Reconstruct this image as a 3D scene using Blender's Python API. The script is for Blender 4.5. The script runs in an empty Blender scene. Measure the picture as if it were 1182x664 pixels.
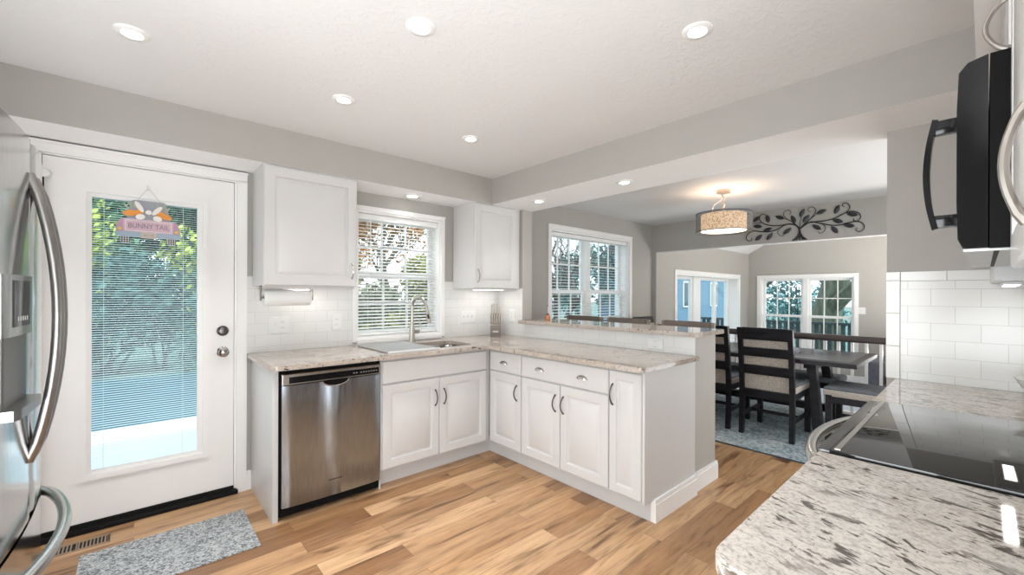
import bpy, bmesh, math, random
from math import sin, cos, pi, radians as RAD
from mathutils import Vector as V, Matrix
random.seed(7)
C = bpy.context.scene.collection
sc = bpy.context.scene

# ------------------------------------------------------------------ camera, world, sun, exposure
cam = bpy.data.cameras.new('camera'); cam_ob = bpy.data.objects.new('camera', cam); C.objects.link(cam_ob)
cam.sensor_width = 36; cam.lens = 36*487/1182; cam.shift_y = 7.74/1182; cam.clip_start = .01; cam.clip_end = 300
cam_ob.matrix_world = Matrix.Translation((0, 0, 1.3175)) @ Matrix.Rotation(-RAD(41.816), 4, 'Z') @ Matrix.Rotation(pi/2, 4, 'X') @ Matrix.Rotation(RAD(.2), 4, 'Z')
sc.camera = cam_ob
sc.view_settings.view_transform = 'Standard'; sc.view_settings.look = 'None'
sc.view_settings.gamma = 1; sc.view_settings.use_curve_mapping = False
sc.view_settings.exposure = 0.28
W_ = bpy.data.worlds.new('world'); sc.world = W_; W_.use_nodes = True
nt = W_.node_tree; bg = nt.nodes['Background']
tc = nt.nodes.new('ShaderNodeTexCoord'); sx = nt.nodes.new('ShaderNodeSeparateXYZ'); rp = nt.nodes.new('ShaderNodeValToRGB')
nt.links.new(tc.outputs['Generated'], sx.inputs[0]); nt.links.new(sx.outputs['Z'], rp.inputs[0]); nt.links.new(rp.outputs[0], bg.inputs['Color'])
rp.color_ramp.elements[0].color = (.93, .96, 1, 1); rp.color_ramp.elements[1].color = (.80, .88, 1, 1)
bg.inputs['Strength'].default_value = 1.95
sl = bpy.data.lights.new('sun', 'SUN'); sl.energy = 4.0; sl.angle = RAD(4); sl.color = (1, .96, .9)
so = bpy.data.objects.new('sun', sl); C.objects.link(so); so.rotation_euler = (RAD(-38), RAD(-12), 0); so.rotation_euler = (RAD(35), RAD(10), 0)
LAMP = 1.0      # overall strength of the room's lamps and the added fills
def lamp(name, kind, loc, power, size=.1, color=(.99, .985, .98), rot=(0, 0, 0), **k):
    l = bpy.data.lights.new(name, kind); l.energy = power*LAMP; l.color = color
    if kind == 'AREA': l.shape = k.get('shape', 'DISK'); l.size = size; l.size_y = k.get('sy', size); l.spread = k.get('spread', pi)
    else: l.shadow_soft_size = size
    o = bpy.data.objects.new(name, l); C.objects.link(o); o.location = loc; o.rotation_euler = rot
    return o

for q in (('bounce_fill_family', (7.9, -.3, .5), 132, 1.6),):  # added upward fill, out of view, brightens the family room
    lamp(q[0], 'AREA', q[1], q[2], q[3], (1, .97, .93) if 'family' in q[0] else (.88, .95, 1), (pi, 0, 0))
lamp('bounce_fill_dining', 'AREA', (4.3, -.5, .8), 14, 1.3, (.9, .96, 1), (pi-RAD(35), 0, RAD(25)))  # unseen fill added low in the dining area, tilted up
lamp('bounce_fill_kitchen', 'AREA', (.0, .15, .75), 24, 1.15, (.9, .96, 1), (pi-RAD(54), 0, -RAD(36)))  # added fill below the camera, tilted up to lift ceiling and undersides
lamp('back_fill', 'AREA', (.14, -.33, 1.25), 18, 1.6, (.92, .97, 1), (pi/2, 0, -RAD(14)), shape='RECTANGLE', sy=1.5)  # added frontal fill behind the camera, evens out the north wall
lamp('side_fill', 'AREA', (-1.12, 2.88, 1.0), 6.8, .7, (.95, .98, 1), (pi/2, 0, -pi/2), shape='RECTANGLE', sy=1.5)  # added fill north of the fridge, lifts soffit underside and west-facing sides
lamp('west_fill', 'AREA', (-1.12, .86, 1.35), 42, .9, (.92, .97, 1), (pi/2, 0, -RAD(84)), shape='RECTANGLE', sy=1.5)  # added fill at the west wall, no patio opening behind it
lamp('dining_fill', 'AREA', (3.95, -1.15, 1.05), 24, 1.9, (.92, .97, 1), (pi/2, 0, 0), shape='RECTANGLE', sy=1.6)  # added fill at the dining south wall, which has no window
# ------------------------------------------------------------------ materials
MC = {}
def nodes(name):
    m = bpy.data.materials.new(name); m.use_nodes = True; t = m.node_tree
    return m, t, t.nodes['Principled BSDF']
def N(t, kind, **inp):
    n = t.nodes.new(kind)
    for k, v in inp.items():
        if k in n.inputs: n.inputs[k].default_value = v
        else: setattr(n, k, v)
    return n
def L(t, a, b): t.links.new(a, b)
def coords(t, scale=(1, 1, 1), rot=(0, 0, 0), kind='Object'):
    c = t.nodes.new('ShaderNodeTexCoord'); mp = t.nodes.new('ShaderNodeMapping')
    mp.inputs['Scale'].default_value = scale; mp.inputs['Rotation'].default_value = rot
    L(t, c.outputs[kind], mp.inputs[0]); return mp.outputs[0]
def ramp(t, src, stops):
    r = t.nodes.new('ShaderNodeValToRGB'); e = r.color_ramp.elements
    while len(e) < len(stops): e.new(.5)
    for el, (p, c) in zip(e, stops): el.position = p; el.color = (*c, 1) if len(c) == 3 else c
    L(t, src, r.inputs[0]); return r.outputs[0]
def mixc(t, f, a, b, mode='MIX'):
    m = t.nodes.new('ShaderNodeMix'); m.data_type = 'RGBA'; m.blend_type = mode
    if isinstance(f, float): m.inputs[0].default_value = f
    else: L(t, f, m.inputs[0])
    for i, v in ((6, a), (7, b)):
        if isinstance(v, tuple): m.inputs[i].default_value = (*v, 1)
        else: L(t, v, m.inputs[i])
    return m.outputs[2]
def bump(t, p, h, s, d=.01):
    b = t.nodes.new('ShaderNodeBump'); b.inputs['Strength'].default_value = s; b.inputs['Distance'].default_value = d
    L(t, h, b.inputs['Height']); L(t, b.outputs[0], p.inputs['Normal'])
def noise(t, vec, scale, detail=3, rough=.5, dist=0):
    n = N(t, 'ShaderNodeTexNoise'); n.inputs['Scale'].default_value = scale; n.inputs['Detail'].default_value = detail
    n.inputs['Roughness'].default_value = rough; n.inputs['Distortion'].default_value = dist
    L(t, vec, n.inputs['Vector']); return n.outputs[0]
def mat(name, col, rough=.5, metal=0, var=.04, vs=9, bs=0, bsc=60, stretch=(1, 1, 1), coat=0, spec=.5, sheen=0):
    if name in MC: return MC[name]
    m, t, p = nodes(name)
    v = coords(t, stretch); n = noise(t, v, vs)
    a = tuple(max(0, c*(1-var)) for c in col); b = tuple(min(1, c*(1+var)) for c in col)
    L(t, ramp(t, n, [(.3, a), (.7, b)]), p.inputs['Base Color'])
    p.inputs['Roughness'].default_value = rough; p.inputs['Metallic'].default_value = metal
    p.inputs['Coat Weight'].default_value = coat; p.inputs['Specular IOR Level'].default_value = spec
    p.inputs['Sheen Weight'].default_value = sheen
    if bs: bump(t, p, noise(t, v, bsc, 4), bs, .004)
    MC[name] = m; return m
def emit(name, col, s):
    m, t, p = nodes(name); p.inputs['Base Color'].default_value = (*col, 1)
    p.inputs['Emission Color'].default_value = (*col, 1); p.inputs['Emission Strength'].default_value = s; return m
def glass(name, tint=(1, 1, 1), ior=1.25):
    m, t, p = nodes(name); o = t.nodes['Material Output']; t.nodes.remove(p)
    a = N(t, 'ShaderNodeBsdfTransparent'); a.inputs[0].default_value = (*tint, 1)
    g = N(t, 'ShaderNodeBsdfGlossy'); g.inputs['Roughness'].default_value = .01
    fr = N(t, 'ShaderNodeFresnel'); fr.inputs[0].default_value = ior
    x = N(t, 'ShaderNodeMixShader'); ge = N(t, 'ShaderNodeNewGeometry'); om = N(t, 'ShaderNodeMath', operation='SUBTRACT'); om.inputs[0].default_value = 1; L(t, ge.outputs['Backfacing'], om.inputs[1])
    mu = N(t, 'ShaderNodeMath', operation='MULTIPLY'); L(t, fr.outputs[0], mu.inputs[0]); L(t, om.outputs[0], mu.inputs[1]); L(t, mu.outputs[0], x.inputs[0]); L(t, a.outputs[0], x.inputs[1]); L(t, g.outputs[0], x.inputs[2]); L(t, x.outputs[0], o.inputs[0])
    return m
def tile_mat(name, axis, off=(0, 0), bw=.157, rh=.0794, stagger=.5):
    m, t, p = nodes(name); c = t.nodes.new('ShaderNodeTexCoord'); s = t.nodes.new('ShaderNodeSeparateXYZ'); L(t, c.outputs['Object'], s.inputs[0])
    cb = t.nodes.new('ShaderNodeCombineXYZ'); L(t, s.outputs[axis], cb.inputs[0]); L(t, s.outputs['Z'], cb.inputs[1])
    mp = t.nodes.new('ShaderNodeMapping'); mp.inputs['Location'].default_value = (off[0], off[1], 0); L(t, cb.outputs[0], mp.inputs[0])
    b = t.nodes.new('ShaderNodeTexBrick'); b.offset = stagger; b.inputs['Scale'].default_value = 1
    b.inputs['Brick Width'].default_value = bw; b.inputs['Row Height'].default_value = rh; b.inputs['Mortar Size'].default_value = .0011; b.inputs['Mortar Smooth'].default_value = .3
    b.inputs['Color1'].default_value = (.76, .76, .745, 1); b.inputs['Color2'].default_value = (.73, .73, .718, 1); b.inputs['Mortar'].default_value = (.55, .545, .53, 1)
    L(t, mp.outputs[0], b.inputs['Vector']); L(t, b.outputs['Color'], p.inputs['Base Color']); p.inputs['Roughness'].default_value = .16
    inv = N(t, 'ShaderNodeMath', operation='SUBTRACT'); inv.inputs[0].default_value = 1; L(t, b.outputs['Fac'], inv.inputs[1]); bump(t, p, inv.outputs[0], .35, .0015)
    return m
def floor_mat():
    m, t, p = nodes('oak_planks'); vec = coords(t)
    b = t.nodes.new('ShaderNodeTexBrick'); b.offset = .37; b.offset_frequency = 2; b.inputs['Scale'].default_value = 1
    b.inputs['Brick Width'].default_value = 1.05; b.inputs['Row Height'].default_value = .127; b.inputs['Mortar Size'].default_value = .0009; b.inputs['Mortar Smooth'].default_value = .1
    b.inputs['Bias'].default_value = 0.0
    b.inputs['Color1'].default_value = (0, 0, 0, 1); b.inputs['Color2'].default_value = (1, 1, 1, 1); b.inputs['Mortar'].default_value = (.5, .5, .5, 1)
    L(t, vec, b.inputs['Vector'])
    tone = ramp(t, b.outputs['Color'], [(0, (.26, .132, .060)), (.35, (.49, .285, .142)), (.7, (.62, .40, .225)), (1, (.36, .20, .095))])
    # per-plank shift of the grain
    sh = N(t, 'ShaderNodeVectorMath', operation='MULTIPLY_ADD'); L(t, b.outputs['Color'], sh.inputs[0]); sh.inputs[1].default_value = (7, 3, 0); L(t, vec, sh.inputs[2])
    mp = t.nodes.new('ShaderNodeMapping'); mp.inputs['Scale'].default_value = (1.3, 16, 1); L(t, sh.outputs[0], mp.inputs[0])
    g = noise(t, mp.outputs[0], 2.2, 6, .62, 1.2)
    mp2 = t.nodes.new('ShaderNodeMapping'); mp2.inputs['Scale'].default_value = (1.1, 7, 1); L(t, sh.outputs[0], mp2.inputs[0])
    g2 = noise(t, mp2.outputs[0], 1.6, 3, .55, .6)
    c = mixc(t, 1.0, tone, ramp(t, g, [(.25, (.50, .45, .40)), (.48, (.97, .96, .95)), (.8, (1.2, 1.18, 1.16))]), 'MULTIPLY')
    c = mixc(t, 1.0, c, ramp(t, g2, [(.30, (.34, .28, .24)), (.43, (.86, .83, .80)), (.75, (1.12, 1.12, 1.12))]), 'MULTIPLY')
    c = mixc(t, b.outputs['Fac'], c, (.12, .075, .045)); L(t, c, p.inputs['Base Color'])
    p.inputs['Roughness'].default_value = .36; bump(t, p, g, .08, .003); return m
def granite_mat(name, base, dark, rot, fthr, fine, cov, vein):
    m, t, p = nodes(name); vec = coords(t, (1, 1, 1), (0, 0, rot))
    mp = t.nodes.new('ShaderNodeMapping'); mp.inputs['Scale'].default_value = (1, 2.7, 2); L(t, vec, mp.inputs[0]); st = mp.outputs[0]
    cloud = noise(t, st, 4.0, 6, .65, .9)
    c = ramp(t, cloud, [(.28, tuple(x*.68 for x in base)), (.48, base), (.72, tuple(min(1, x*1.2) for x in base))])
    speck = noise(t, vec, 150, 3, .7); c = mixc(t, .55, c, ramp(t, speck, [(.34, tuple(x*.38 for x in base)), (.5, tuple(x*.98 for x in base)), (.62, tuple(min(1, x*1.2) for x in base))]))
    v2 = noise(t, st, 7, 7, .72, 1.2); c = mixc(t, ramp(t, v2, [(.56, (0, 0, 0)), (.66, (vein, vein, vein))]), c, tuple(x*.42 for x in base))
    fm = ramp(t, noise(t, st, 2.4, 3, .6), [(cov-.07, (0, 0, 0)), (cov+.09, (1, 1, 1))])
    for sc_, th in ((13, fthr), (fine, fthr+.01)):
        mul = N(t, 'ShaderNodeMath', operation='MULTIPLY'); L(t, ramp(t, noise(t, st, sc_, 4, .6, .5), [(th, (0, 0, 0)), (th+.05, (1, 1, 1))]), mul.inputs[0]); L(t, fm, mul.inputs[1])
        c = mixc(t, mul.outputs[0], c, dark)
    L(t, c, p.inputs['Base Color']); p.inputs['Roughness'].default_value = .045; p.inputs['Specular IOR Level'].default_value = .5
    return m
def steel_mat(name, col=(.56, .55, .53), rough=.24, wav=.0, axis=(1, 1, .08)):
    m, t, p = nodes(name); p.inputs['Metallic'].default_value = 1
    v = coords(t, axis); g = noise(t, v, 160, 2)
    L(t, ramp(t, g, [(.3, tuple(c*.9 for c in col)), (.7, tuple(c*1.08 for c in col))]), p.inputs['Base Color'])
    p.inputs['Roughness'].default_value = rough
    if wav:
        v2 = coords(t, (1, 1, .12)); bump(t, p, noise(t, v2, 5.5, 1, .4, .3), wav, .05)
    return m
def rug_mat(name, cols, scale, detail=8):
    m, t, p = nodes(name); v = coords(t)
    n = noise(t, v, scale, detail, .72, .6); f = noise(t, v, scale*7, 4, .7)
    c = mixc(t, .45, ramp(t, n, cols), ramp(t, f, [(.36, (.05, .10, .13)), (.60, (.82, .86, .87))]))
    L(t, c, p.inputs['Base Color']); p.inputs['Roughness'].default_value = .95; bump(t, p, f, .5, .004); return m
def knock_mat(name, col):
    m, t, p = nodes(name); v = coords(t); L(t, ramp(t, noise(t, v, 1.5), [(.3, tuple(c*.98 for c in col)), (.7, col)]), p.inputs['Base Color'])
    p.inputs['Roughness'].default_value = .85
    n = noise(t, coords(t, (1, 1.8, 1), (0, 0, .5)), 13, 3, .55, 1.6); bump(t, p, ramp(t, n, [(.50, (0, 0, 0)), (.56, (1, 1, 1))]), .22, .004); return m

PAINT = mat('greige_paint', (.42, .402, .372), .6, var=.015, bs=.05, bsc=120)
CEIL = knock_mat('ceiling_texture', (.76, .755, .75)); WHITE = mat('white_ceiling_paint', (.90, .895, .89), .6, var=.01)
TRIM = mat('white_trim_paint', (.86, .85, .84), .32, var=.01); CAB = mat('cabinet_white', (.63, .622, .618), .33, var=.012)
DOORW = mat('door_white', (.85, .835, .82), .35, var=.01); VINYL = mat('window_vinyl', (.86, .86, .85), .35, var=.01)
SLAT = mat('blind_slat_white', (.86, .86, .85), .45, var=.01)
FLOOR = floor_mat(); TILEY = tile_mat('subway_tile_stub', 'Y', (-.007, -.078)); TILEX = tile_mat('subway_tile_north', 'X', (.02, -.078))
GRAN = granite_mat('granite_light', (.47, .405, .35), (.045, .038, .034), .35, .60, 46, .44, .55)
GRAN2 = granite_mat('granite_flecked', (.51, .465, .42), (.07, .055, .046), -1.25, .575, 34, .44, .6)
STEEL = steel_mat('stainless', wav=.0); STEELW = steel_mat('stainless_bowed_door', (.33, .365, .41), .24, 1.0)
p_ = STEELW.node_tree.nodes['Principled BSDF']; p_.inputs['Anisotropic'].default_value = .35; tg = N(STEELW.node_tree, 'ShaderNodeTangent'); tg.direction_type = 'RADIAL'; tg.axis = 'Z'; L(STEELW.node_tree, tg.outputs[0], p_.inputs['Tangent'])
HSTEEL = steel_mat('handle_steel', (.30, .29, .28), .3)
FRIDGE = steel_mat('stainless_fridge', (.45, .445, .44), .13, .03); NICK = steel_mat('brushed_nickel', (.50, .46, .42), .28)
CHROME = mat('dark_chrome', (.42, .40, .38), .16, 1); GUN = mat('gunmetal', (.13, .12, .115), .3, 1)
BLACKG = mat('black_gloss', (.006, .006, .007), .12, spec=.35); BLACKM = mat('black_matte', (.006, .006, .006), .65, bs=.2, bsc=200, spec=.12)
BLACKR = mat('black_rubber', (.006, .006, .006), .55, spec=.2); GREYP = mat('grey_plastic', (.45, .45, .44), .4)
COOK = mat('cooktop_glass', (.012, .012, .012), .03, spec=.5)
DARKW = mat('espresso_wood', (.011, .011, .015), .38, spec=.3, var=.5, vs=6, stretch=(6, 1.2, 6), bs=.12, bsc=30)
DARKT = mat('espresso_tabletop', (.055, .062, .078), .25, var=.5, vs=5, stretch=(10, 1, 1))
RAILW = mat('railing_wood', (.055, .042, .04), .3, var=.3, vs=4, stretch=(8, 1, 8))
TWEED = mat('oatmeal_tweed', (.47, .43, .385), .95, var=.35, vs=160, bs=.4, bsc=220, stretch=(1, 1, .5)); GREYF = mat('slate_fabric', (.13, .145, .165), .85, var=.2, vs=60, bs=.3, bsc=180)
LEATH = mat('brown_leather', (.18, .148, .125), .42, var=.2, vs=10, bs=.15, bsc=90); STOOLW = mat('taupe_wood', (.28, .24, .20), .45, var=.15, stretch=(4, 4, 1))
GLASS = glass('window_glass', (.92, .98, .99)); GLASST = glass('door_glass', (.90, .975, .99), 1.11); CLEAR = glass('clear_glass')
LENS = emit('lamp_lens', (1, .97, .92), 14); LED = emit('led_strip', (1, .95, .88), 9)
PAPER = mat('paper_white', (.88, .88, .87), .8, var=.01); PLATE = mat('switch_plate', (.77, .77, .76), .3, var=.01)

# ------------------------------------------------------------------ geometry helpers
class B:
    def __init__(s): s.bm = bmesh.new()
    def box(s, x0, x1, y0, y1, z0, z1, bev=0, seg=2, M=None):
        vs = [s.bm.verts.new((x, y, z)) for z in (min(z0, z1), max(z0, z1)) for y in (min(y0, y1), max(y0, y1)) for x in (min(x0, x1), max(x0, x1))]
        fs = [s.bm.faces.new([vs[i] for i in q]) for q in ((0, 2, 3, 1), (4, 5, 7, 6), (0, 1, 5, 4), (2, 6, 7, 3), (0, 4, 6, 2), (1, 3, 7, 5))]
        if M is not None:
            for v in vs: v.co = M @ v.co
        if bev: bmesh.ops.bevel(s.bm, geom=list({e for f in fs for e in f.edges}), offset=bev, segments=seg, affect='EDGES', profile=.6)
        return s
    def bar(s, a, b, w, h, bev=0, up=(0, 0, 1)):
        a, b = V(a), V(b); d = (b-a); ln = d.length; d.normalize(); u = V(up)
        if abs(d.dot(u)) > .98: u = V((0, 1, 0))
        r = d.cross(u).normalized(); u = r.cross(d)
        M = Matrix(((r.x, d.x, u.x, a.x), (r.y, d.y, u.y, a.y), (r.z, d.z, u.z, a.z), (0, 0, 0, 1)))
        return s.box(-w/2, w/2, 0, ln, -h/2, h/2, bev, 2, M)
    def tube(s, pts, r, n=10, cap=True, sy=1.0):
        pts = [V(p) for p in pts]; R = r if isinstance(r, (list, tuple)) else [r]*len(pts); rings = []; u = None
        for i, p in enumerate(pts):
            d = (pts[min(i+1, len(pts)-1)]-pts[max(i-1, 0)]).normalized()
            if u is None: u = d.orthogonal().normalized() if abs(d.z) > .9 else d.cross(V((0, 0, 1))).normalized()
            u = (u-d*u.dot(d)).normalized(); w = d.cross(u)
            rings.append([s.bm.verts.new(p+u*R[i]*cos(2*pi*k/n)+w*R[i]*sy*sin(2*pi*k/n)) for k in range(n)])
        for a, b in zip(rings, rings[1:]):
            for k in range(n): s.bm.faces.new((a[k], a[(k+1) % n], b[(k+1) % n], b[k]))
        if cap: s.bm.faces.new(rings[0][::-1]); s.bm.faces.new(rings[-1])
        return s
    def lathe(s, prof, o=(0, 0, 0), axis='z', n=28, cap=True):
        f = {'z': lambda r, a, h: (o[0]+r*cos(a), o[1]+r*sin(a), o[2]+h), 'y': lambda r, a, h: (o[0]+r*cos(a), o[1]+h, o[2]+r*sin(a)), 'x': lambda r, a, h: (o[0]+h, o[1]+r*cos(a), o[2]+r*sin(a))}[axis]
        rings = [[s.bm.verts.new(f(max(r, 1e-4), 2*pi*k/n, h)) for k in range(n)] for r, h in prof]
        for a, b in zip(rings, rings[1:]):
            for k in range(n): s.bm.faces.new((a[k], a[(k+1) % n], b[(k+1) % n], b[k]))
        if cap: s.bm.faces.new(rings[0][::-1]); s.bm.faces.new(rings[-1])
        return s
    def prism(s, pts, plane, d0, d1):
        f = {'xy': lambda a, b, d: (a, b, d), 'xz': lambda a, b, d: (a, d, b), 'yz': lambda a, b, d: (d, a, b)}[plane]
        lo = [s.bm.verts.new(f(a, b, d0)) for a, b in pts]; hi = [s.bm.verts.new(f(a, b, d1)) for a, b in pts]; n = len(pts)
        s.bm.faces.new(lo[::-1]); s.bm.faces.new(hi)
        for k in range(n): s.bm.faces.new((lo[k], lo[(k+1) % n], hi[(k+1) % n], hi[k]))
        return s
    def holed(s, loops, z0, z1, bev=.004):
        es = []
        for lp in loops:
            vs = [s.bm.verts.new((x, y, z0)) for x, y in lp]
            es += [s.bm.edges.new((vs[i], vs[(i+1) % len(vs)])) for i in range(len(vs))]
        r = bmesh.ops.triangle_fill(s.bm, use_beauty=True, use_dissolve=False, edges=es)
        fs = [g for g in r['geom'] if isinstance(g, bmesh.types.BMFace)]
        ex = bmesh.ops.extrude_face_region(s.bm, geom=fs)
        top = [g for g in ex['geom'] if isinstance(g, bmesh.types.BMVert)]
        for v in top: v.co.z = z1
        bmesh.ops.recalc_face_normals(s.bm, faces=s.bm.faces)
        if bev:
            ed = [e for e in s.bm.edges if len(e.link_faces) == 2 and e.calc_face_angle(0) > 1.2 and abs(e.verts[0].co.z-e.verts[1].co.z) < 1e-6]
            bmesh.ops.bevel(s.bm, geom=ed, offset=bev, segments=2, affect='EDGES')
        return s
    def rings(s, face, u0, u1, z0, z1, w, prof):
        f = {'-y': lambda u, z, d: (u, w-d, z), '+y': lambda u, z, d: (u, w+d, z), '-x': lambda u, z, d: (w-d, u, z), '+x': lambda u, z, d: (w+d, u, z)}[face]
        rs = []
        for i, d in prof: rs.append([s.bm.verts.new(f(*q, d)) for q in ((u0+i, z0+i), (u1-i, z0+i), (u1-i, z1-i), (u0+i, z1-i))])
        s.bm.faces.new(rs[0][::-1]); s.bm.faces.new(rs[-1])
        for a, b in zip(rs, rs[1:]):
            for k in range(4): s.bm.faces.new((a[k], a[(k+1) % 4], b[(k+1) % 4], b[k]))
        return s
    def raised(s, face, u0, u1, z0, z1, w, t=.019, f=.058):
        return s.rings(face, u0, u1, z0, z1, w, [(0, 0), (0, t-.004), (.004, t), (f, t), (f+.004, t-.011), (f+.012, t-.0115), (f+.036, t-.0005)])
    def slab(s, face, u0, u1, z0, z1, w, t=.019): return s.rings(face, u0, u1, z0, z1, w, [(0, 0), (0, t-.005), (.005, t)])
    def ball(s, c, r, n=12, sc=(1, 1, 1)):
        return s.lathe([(r*sin(pi*i/n)*sc[0], -r*cos(pi*i/n)*sc[2]) for i in range(n+1)], c, 'z', 16)

LOC = {}
def wloc(o): return LOC.get(o.name, V((0, 0, 0)))
def props(o, label=None, cat=None, group=None, kind=None):
    if label: o['label'] = label
    if cat: o['category'] = cat
    if group: o['group'] = group
    if kind: o['kind'] = kind
    return o
def obj(name, b, m, parent=None, smooth=40, label=None, fm=None, origin=None):
    bm = b.bm; bmesh.ops.recalc_face_normals(bm, faces=bm.faces)
    off = wloc(parent) if parent else (V(origin) if origin is not None else V((0, 0, 0)))
    if off.length: bmesh.ops.translate(bm, verts=bm.verts, vec=-off)
    me = bpy.data.meshes.new(name); bm.to_mesh(me); bm.free()
    ms = m if isinstance(m, list) else [m]
    for x in ms: me.materials.append(x)
    if fm:
        for p in me.polygons: p.material_index = fm(p)
    if smooth:
        me.shade_smooth(); me.set_sharp_from_angle(angle=RAD(smooth))
    o = bpy.data.objects.new(name, me); C.objects.link(o)
    if parent: o.parent = parent
    else: o.location = off
    LOC[o.name] = off
    if label: o['label'] = label
    return o
def single(name, b, m, label, cat, group=None, **k):      # a thing that is one mesh: origin at the middle of its base
    co = [v.co for v in b.bm.verts]
    org = ((min(c.x for c in co)+max(c.x for c in co))/2, (min(c.y for c in co)+max(c.y for c in co))/2, min(c.z for c in co))
    return props(obj(name, b, m, origin=org, **k), label, cat, group)
def thing(name, loc, label, cat, group=None, kind=None):
    o = bpy.data.objects.new(name, None); C.objects.link(o); o.location = loc; LOC[o.name] = V(loc); o.empty_display_size = .1
    return props(o, label, cat, group, kind)
def struct(name, b, m, parent=None, smooth=0, **k):
    o = obj(name, b, m, parent, smooth, **k)
    if not parent: o['kind'] = 'structure'
    return o
def dup(root, loc, rz=0, label=None):
    r = root.copy(); C.objects.link(r); r.location = loc; r.rotation_euler = (0, 0, rz); LOC[r.name] = V(loc)
    if label: r['label'] = label
    for ch in list(root.children):
        c = ch.copy(); C.objects.link(c); c.parent = r
        for g in list(ch.children):
            d = g.copy(); C.objects.link(d); d.parent = c
    return r
def fillet(pts, rad, n=6):
    out = []
    for i, p in enumerate(pts):
        r = rad[i] if isinstance(rad, (list, tuple)) else rad
        if not r: out.append(p); continue
        a, c, d = V(pts[i-1]), V(p), V(pts[(i+1) % len(pts)])
        u, w = (a-c).normalized(), (d-c).normalized(); 
        p0, p1 = c+u*r, c+w*r
        for k in range(n+1):
            t = k/n; q = p0*(1-t)**2+c*2*t*(1-t)+p1*t*t; out.append((q.x, q.y))
    return out
def smoothpath(pts, n=5):
    P = [V(p) for p in pts]; out = []
    for i in range(len(P)-1):
        a, b, c, d = P[max(i-1, 0)], P[i], P[i+1], P[min(i+2, len(P)-1)]
        for k in range(n):
            t = k/n; out.append(.5*((2*b)+(c-a)*t+(2*a-5*b+4*c-d)*t*t+(3*b-a-3*c+d)*t**3))
    out.append(P[-1]); return out
down = lambda p: 1 if p.normal.z < -.9 else 0

# ------------------------------------------------------------------ the shell
YN, YD, ZC, ZS, XT = 3.30, 3.35, 2.36, 2.127, 2.765
struct('floor', B().box(-1.15, 5.97, -1.2, 3.52, -.08, 0), FLOOR)
b = B()
for q in ((-1.15, -.385, 0, 2.5), (.511, 1.30, 0, 2.5), (2.08, 2.9, 0, 2.5), (-.385, .511, 2.072, 2.5), (1.30, 2.08, 0, .955), (1.30, 2.08, 1.985, 2.5)): b.box(q[0], q[1], YN, 3.50, q[2], q[3])
struct('wall_north', b, PAINT)
b = B()
for q in ((2.9, 3.60, -.4, 2.5), (5.215, 6.60, -.4, 2.5), (9.20, 10, -.4, 2.5), (3.60, 5.215, -.4, .62), (3.60, 5.215, 2.08, 2.5), (6.60, 9.20, -.4, .39), (6.60, 9.20, 1.66, 2.5)): b.box(q[0], q[1], YD, 3.57, q[2], q[3])
struct('wall_dining_north', b, PAINT)
struct('wall_west', B().box(-1.27, -1.15, -1.2, 3.5, 0, 2.5), PAINT)
struct('wall_south', B().box(-1.27, 2.9, -.5, -.36, 0, 2.5), PAINT)
struct('wall_stub_south', B().box(2.775, 2.90, -.36, .32, 0, ZS), PAINT)
struct('wall_stub_north', B().box(2.775, 2.90, 2.95, YN, 0, ZS), PAINT)
struct('wall_peninsula', B().box(2.775, 3.12, 1.288, 2.95, 0, 1.04), PAINT)
struct('wall_dining_south', B().box(2.78, 10, -1.35, -1.2, -.4, 2.5).box(2.78, 2.9, -1.2, -.36, 0, 2.5), PAINT)
struct('ceiling', B().box(-1.27, 5.97, -1.35, 3.57, ZC, 2.5), CEIL)
struct('trim_soffit_north', B().box(-1.15, 2.41, 2.966, YN, ZS, ZC), [PAINT, WHITE], fm=down)
struct('trim_soffit_south', B().box(-1.15, 2.41, -.36, .02, ZS, ZC), [PAINT, WHITE], fm=down)
struct('trim_beam', B().box(2.41, 2.90, -.36, YD, ZS, ZC), [PAINT, WHITE], fm=down)
struct('wall_header_east', B().box(5.84, 5.97, -1.2, YD, 1.955, ZC).box(5.84, 5.97, 3.28, YD, 0, 1.955), [PAINT, WHITE], fm=down)
struct('floor_family_room', B().box(5.97, 10, -1.2, 3.52, -.4, -.28), mat('family_carpet', (.40, .45, .52), .9, var=.12, vs=40, bs=.3, bsc=150))
ridge = (1.08, 3.52)
b = B()
for q in ((-1.2, 1.55, 0, 0),): pass
for y0, y1, z0, z1 in ((-1.2, 1.57, -.4, 2.2), (3.12, 3.35, -.4, 2.2), (1.57, 3.12, -.4, .13), (1.57, 3.12, 1.665, 2.2)): b.box(9.78, 10, y0, y1, z0, z1)
b.prism([(-1.2, 2.2), (3.35, 2.2), ridge], 'yz', 9.78, 10)
struct('wall_family_east', b, PAINT)
struct('wall_family_gable', B().prism([(-1.35, 2.36), (3.57, 2.36), (3.35, 2.2), ridge, (-1.2, 2.2)], 'yz', 5.9, 5.97), PAINT)
struct('ceiling_family_room', B().prism([(3.57, 2.06), ridge, (-1.4, 2.07), (-1.4, 2.3), (1.08, 3.75), (3.57, 2.3)], 'yz', 5.9, 10), CEIL)
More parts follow.
